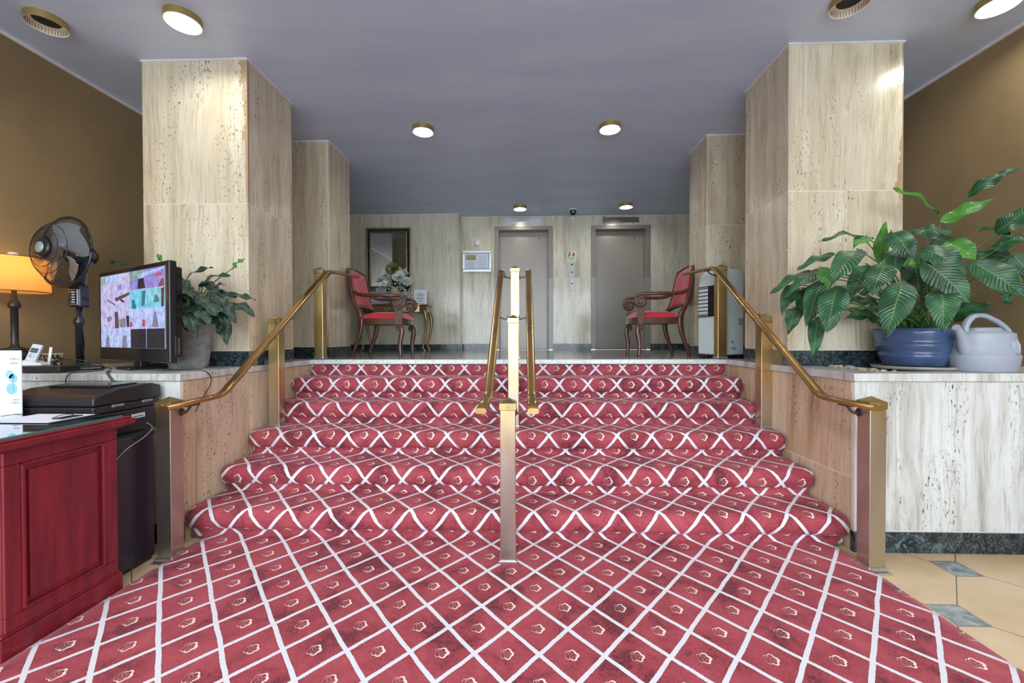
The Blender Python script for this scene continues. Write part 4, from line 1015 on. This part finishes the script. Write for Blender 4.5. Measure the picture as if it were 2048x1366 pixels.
# ------------------------------------------------------------------ pedestal fan
p = at(160, 715, 2.70)
t = thing('pedestal_fan', 'black pedestal fan between the lamp and the monitor', 'fan', (p.x, 2.70, ZL-.003))
B().lathe([(.118, 0), (.125, .008), (.12, .018), (.05, .032), (.03, .045)], 40).build('base', M_blackm, t)
hz = at(125, 503, 2.62).z-ZL
B().lathe([(.022, .04), (.022, .30), (.03, .31), (.03, .35), (.018, .36), (.018, hz-.2)], 20).build('pole', M_black, t)
b = B(); b.box(-.045, .045, -.035, .035, hz-.36, hz-.21); b.build('control_box', M_black, t, .012)
b = B(); b.box(-.028, .028, -.037, -.0345, hz-.345, hz-.24); b.build('display', M_steel, t, .002)
b = B(); b.box(-.024, .024, -.0385, -.037, hz-.34, hz-.245)
b.build('display_face', M_blackm, t)
b = B()
for i in range(5): b.box(-.012+.004*(i % 2), .012, -.0395, -.0385, hz-.33+i*.017, hz-.325+i*.017)
b.build('display_marks', M_paper, t)
hd = bpy.data.objects.new('head', None)
HM = Matrix.Translation((-.012, -.075, hz)) @ Matrix.Rotation(-.18, 4, 'Z') @ Matrix.Rotation(pi/2-.06, 4, 'X')
# local z of HM = facing direction (-Y side)
R_ = .232
b = B(); b.lathe([(.05, -.02), (.075, -.04), (.07, -.13), (.045, -.16), (.01, -.165)], 28, 0, HM); b.sweep([HM @ V((0, 0, -.06)), V((0, .02, hz-.1)), V((0, 0, hz-.22))], [.04, .03, .03], None, (1, 0, 0), 12); b.build('motor', M_black, t)
b = B()
tor = [HM @ V((R_*math.cos(a), R_*math.sin(a), 0)) for a in [2*pi*i/64 for i in range(65)]]
b.sweep(tor, .009, .007, (0, 0, 1), 8)
nw = 80
for i in range(nw):
    a0 = 2*pi*i/nw
    for sgn, dep in ((1, .11), (-1, .07)):
        pts = []
        for k in range(7):
            q = k/6; r = R_-(R_-.052)*q; z = sgn*dep*math.sin(min(1, q*1.35)*pi/2); a = a0+sgn*q*.45
            pts.append(HM @ V((r*math.cos(a), r*math.sin(a), z)))
        b.sweep(pts, .0013, .0013, (0, 0, 1), 4)
for q in (.4, .62):
    r = R_-(R_-.052)*q; z = .11*math.sin(min(1, q*1.35)*pi/2); b.sweep([HM @ V((r*math.cos(a), r*math.sin(a), z)) for a in [2*pi*i/48 for i in range(49)]], .002, .002, (0, 0, 1), 6)
b.build('guard', M_black, t)
b = B(); b.lathe([(.066, .10), (.066, .115), (.055, .123), (.038, .125)], 32, 0, HM); b.build('hub_ring', M_black, t)
b = B(); b.lathe([(.036, .1245), (.034, .129), (.001, .131)], 32, 0, HM); b.build('hub_badge', plain('silver_badge', L(160, 176, 176), .3, .3), t)
bm_ = plain('smoky_blade', (.22, .24, .26), .25)
for k in range(5):
    b = B(); Mk = HM @ Matrix.Rotation(2*pi*k/5+.3, 4, 'Z'); rows = []
    for i in range(9):
        q = i/8; r = .03+.165*q; half = .35+.35*math.sin(pi*min(1, q*1.05+.1)*.8)
        rows.append([b.b.verts.new(Mk @ V((r*math.cos(half*(j/5-.5)*1.6), r*math.sin(half*(j/5-.5)*1.6), (j/5-.5)*.05))) for j in range(6)])
    for i in range(8):
        for j in range(5): b.face((rows[i][j], rows[i+1][j], rows[i+1][j+1], rows[i][j+1]), smooth=True)
    b.build('blade', bm_, t)

# ------------------------------------------------------------------ table lamp
p = at(28, 583, 2.60)
t = thing('table_lamp', 'lit table lamp with amber drum shade and dark turned base at far left', 'lamp', (p.x, 2.60, ZL-.003))
z1 = p.z-ZL; zt = at(28, 515, 2.60).z-ZL; r = .166
B().lathe([(.085, 0), (.085, .02), (.05, .035), (.045, .05), (.065, .075), (.072, .105), (.06, .128), (.05, .135), (.068, .142), (.068, .146), (.022, .16), (.018, .19), (.018, z1-.11), (.026, z1-.105), (.03, z1-.09), (.027, z1-.07), (.014, z1-.05), (.012, z1+.02), (.004, z1+.03), (.004, zt+.01)], 32, wave=None).build('base', plain('dark_bronze_base', (.035, .028, .024), .35, .3, var=.3, sc=20), t)
sh = N('amber_linen_shade'); tr = sh.n('ShaderNodeBsdfTranslucent'); df = sh.n('ShaderNodeBsdfDiffuse'); ms = sh.n('ShaderNodeMixShader')
w_ = sh.noise(sh.obj(), 120, 2); cc = sh.mix(w_, L(214, 160, 92), L(238, 190, 120)); sh.put(tr.inputs[0], cc); sh.put(df.inputs[0], cc); ms.inputs[0].default_value = .6
sh.t.links.new(df.outputs[0], ms.inputs[1]); sh.t.links.new(tr.outputs[0], ms.inputs[2]); sh.t.links.new(ms.outputs[0], sh.t.nodes['Material Output'].inputs[0])
B().lathe([(r, z1), (r-.006, zt)], 48, 0, None, False).build('lamp_shade', sh.m, t)
M_rim = plain('brown_trim', L(110, 78, 50), .5)
for rr, z in ((r, z1), (r-.006, zt)):
    b = B(); b.sweep([(rr*math.cos(2*pi*i/48), rr*math.sin(2*pi*i/48), z) for i in range(49)], .003, .003, (0, 0, 1), 6)
    if z == zt:
        for a in (0, 2.1, 4.2): b.sweep([(0, 0, zt-.004), ((r-.006)*math.cos(a), (r-.006)*math.sin(a), zt-.002)], .0015, .0015, (0, 0, 1), 5)
    b.build('shade_rim', M_rim, t)
B().lathe([(.006, zt+.004), (.03, zt+.012), (.024, zt+.02), (.028, zt+.028), (.02, zt+.036), (.002, zt+.04)], 20, wave=(8, .08)).build('finial', plain('pale_finial', L(214, 206, 190), .3), t)
l = bpy.data.lights.new('bulb', 'POINT'); l.energy = SHADE_W; l.color = (1, .66, .30); l.shadow_soft_size = .03
o = bpy.data.objects.new('bulb', l); C.objects.link(o); o.parent = t; o.location = (0, 0, zt-.06)

# ------------------------------------------------------------------ phone, recorder, router, cables
PT = ZL-.003
p = atZ(62, 742, PT)
p = at(62, 735, 2.47)
t = thing('cordless_phone', 'white cordless phone standing in its base beside the lamp', 'phone', (p.x-.075, 2.50, PT), .35)
b = B(); b.box(-.045, .045, -.045, .05, 0, .03); b.build('cradle', M_white, t, .01)
Mp = Matrix.Rotation(.22, 4, 'Y') @ Matrix.Rotation(-.25, 4, 'X')
b = B(); b.box(-.027, .027, -.012, .012, .012, .185, 0, None, Mp); b.build('handset', plain('silver_white_plastic', L(206, 212, 222), .3), t, .009)
b = B(); b.box(-.018, .018, -.0135, -.011, .128, .158, 0, None, Mp); b.build('display', plain('lcd_grey_green', L(78, 92, 92), .2), t)
b = B(); 
for i in range(4):
    for j in range(3): b.box(-.018+j*.0135, -.009+j*.0135, -.0135, -.011, .03+i*.014, .038+i*.014, 0, None, Mp)
b.lathe([(.011, .012), (.011, .0145), (.006, .0145)], 16, 0, Mp @ Matrix.Translation((0, 0, .107)) @ Rx); b.build('keys', M_steel, t)
p0 = at(50, 742, 2.44); p1 = at(184, 738, 2.60)
t = thing('video_recorder', 'flat black recorder box under the cables, left of the monitor', 'recorder', (-3.03, 2.545, PT), .05)
b = B(); b.box(-.20, .16, -.11, .02, .004, .042); b.build('case', M_blackm, t, .004)
b = B(); b.lathe([(.011, 0), (.011, .003), (.006, .004)], 18, 0, Matrix.Translation((-.18, -.11, .023)) @ Rx); b.build('knob', M_steel, t)
b = B(); b.box(-.12, -.105, -.1115, -.11, .015, .025); b.box(-.055, -.04, -.1115, -.11, .015, .025); b.build('ports', M_dark, t)
t = thing('wireless_router', 'small white router with upright antenna on the black recorder', 'router', (-3.13, 2.55, PT+.042), .3)
b = B(); b.prism([(-.075, 0), (.05, 0), (.045, .012), (-.06, .035)], -.05, .05, 0, 'y'); b.build('case', M_white, t, .004)
b = B(); b.sweep([(.055, .0, .0), (.062, 0, .06), (.068, 0, .115)], [.009, .008, .008], [.005]*3, (1, 0, 0), 8); b.build('antenna', M_white, t)
p = at(140, 709, 2.95)
t = thing('speckled_box', 'small speckled box standing behind the tangle of cables', 'box', (p.x, 2.83, PT))
sp_ = N('speckled_card'); q = sp_.noise(sp_.obj(), 90, 2); sp_.done(sp_.ramp(q, (.48, L(30, 28, 26)), (.56, L(196, 184, 150))), .5)
B().box(-.05, .05, -.03, .03, 0, .10).build('sides', sp_.m, t, .002); B().box(-.051, .051, -.031, .031, .10, .108).build('lid', plain('cream_lid', L(206, 196, 160), .5), t, .001)
def cable(name, lb, pts, r=.003, m=M_black):
    b = B(); b.sweep(smooth_path(pts, 8), r, r, (.3, .2, 1), 6); return tag(b.build(name, m), lb, 'cable')
rc = random.Random(4)
for i in range(4):
    pts = []
    for k in range(7): pts.append((-3.22+.06*k+rc.uniform(-.03, .03)+.03*i, 2.62+rc.uniform(-.05, .05)+.0*k, PT+.01+abs(rc.gauss(0, .02))+(.035 if k < 5 and i % 2 else 0)))
    cable('power_cable', ['loose black cable lying behind the recorder near the fan base', 'black cable looping over the back of the recorder', 'grey-black cable bunched behind the recorder', 'thin black cable running from the recorder towards the monitor'][i], pts, .0035, M_black if i != 2 else plain('grey_cable', (.12, .13, .15), .4))
cable('power_cable', 'black cable hanging from the planter edge down behind the left brass post', [(-2.62, 2.52, PT+.008), (-2.56, 2.45, PT+.008), (-2.50, 2.392, PT-.004), (-2.40, 2.385, .90), (-2.31, 2.385, .80), (-2.29, 2.385, .68), (-2.30, 2.385, .52)], .006, plain('dark_grey_cable', (.05, .055, .06), .4))
cable('power_cable', 'thin black cable arching from behind the monitor over the planter corner', [(-2.45, 2.66, PT+.012), (-2.33, 2.60, PT+.014), (-2.2, 2.55, PT+.012), (-2.08, 2.58, PT+.008), (-2.052, 2.62, PT-.03), (-2.05, 2.62, .94), (-2.056, 2.56, .86), (-2.055, 2.50, .78)], .003)
cable('power_cable', 'short black cable curling from the planter edge onto the printer', [(-2.75, 2.6, PT+.006), (-2.72, 2.45, PT+.006), (-2.74, 2.39, PT), (-2.74, 2.37, PT-.06), (-2.70, 2.36, .90), (-2.68, 2.35, .86)], .003)
cable('power_cable', 'pale thin cable drooping across the dark cabinet side', [(-2.083, 2.20, .775), (-2.08, 2.23, .74), (-2.079, 2.18, .70), (-2.079, 2.08, .66), (-2.079, 2.0, .60)], .0025, plain('pale_cable', (.35, .35, .33), .4))
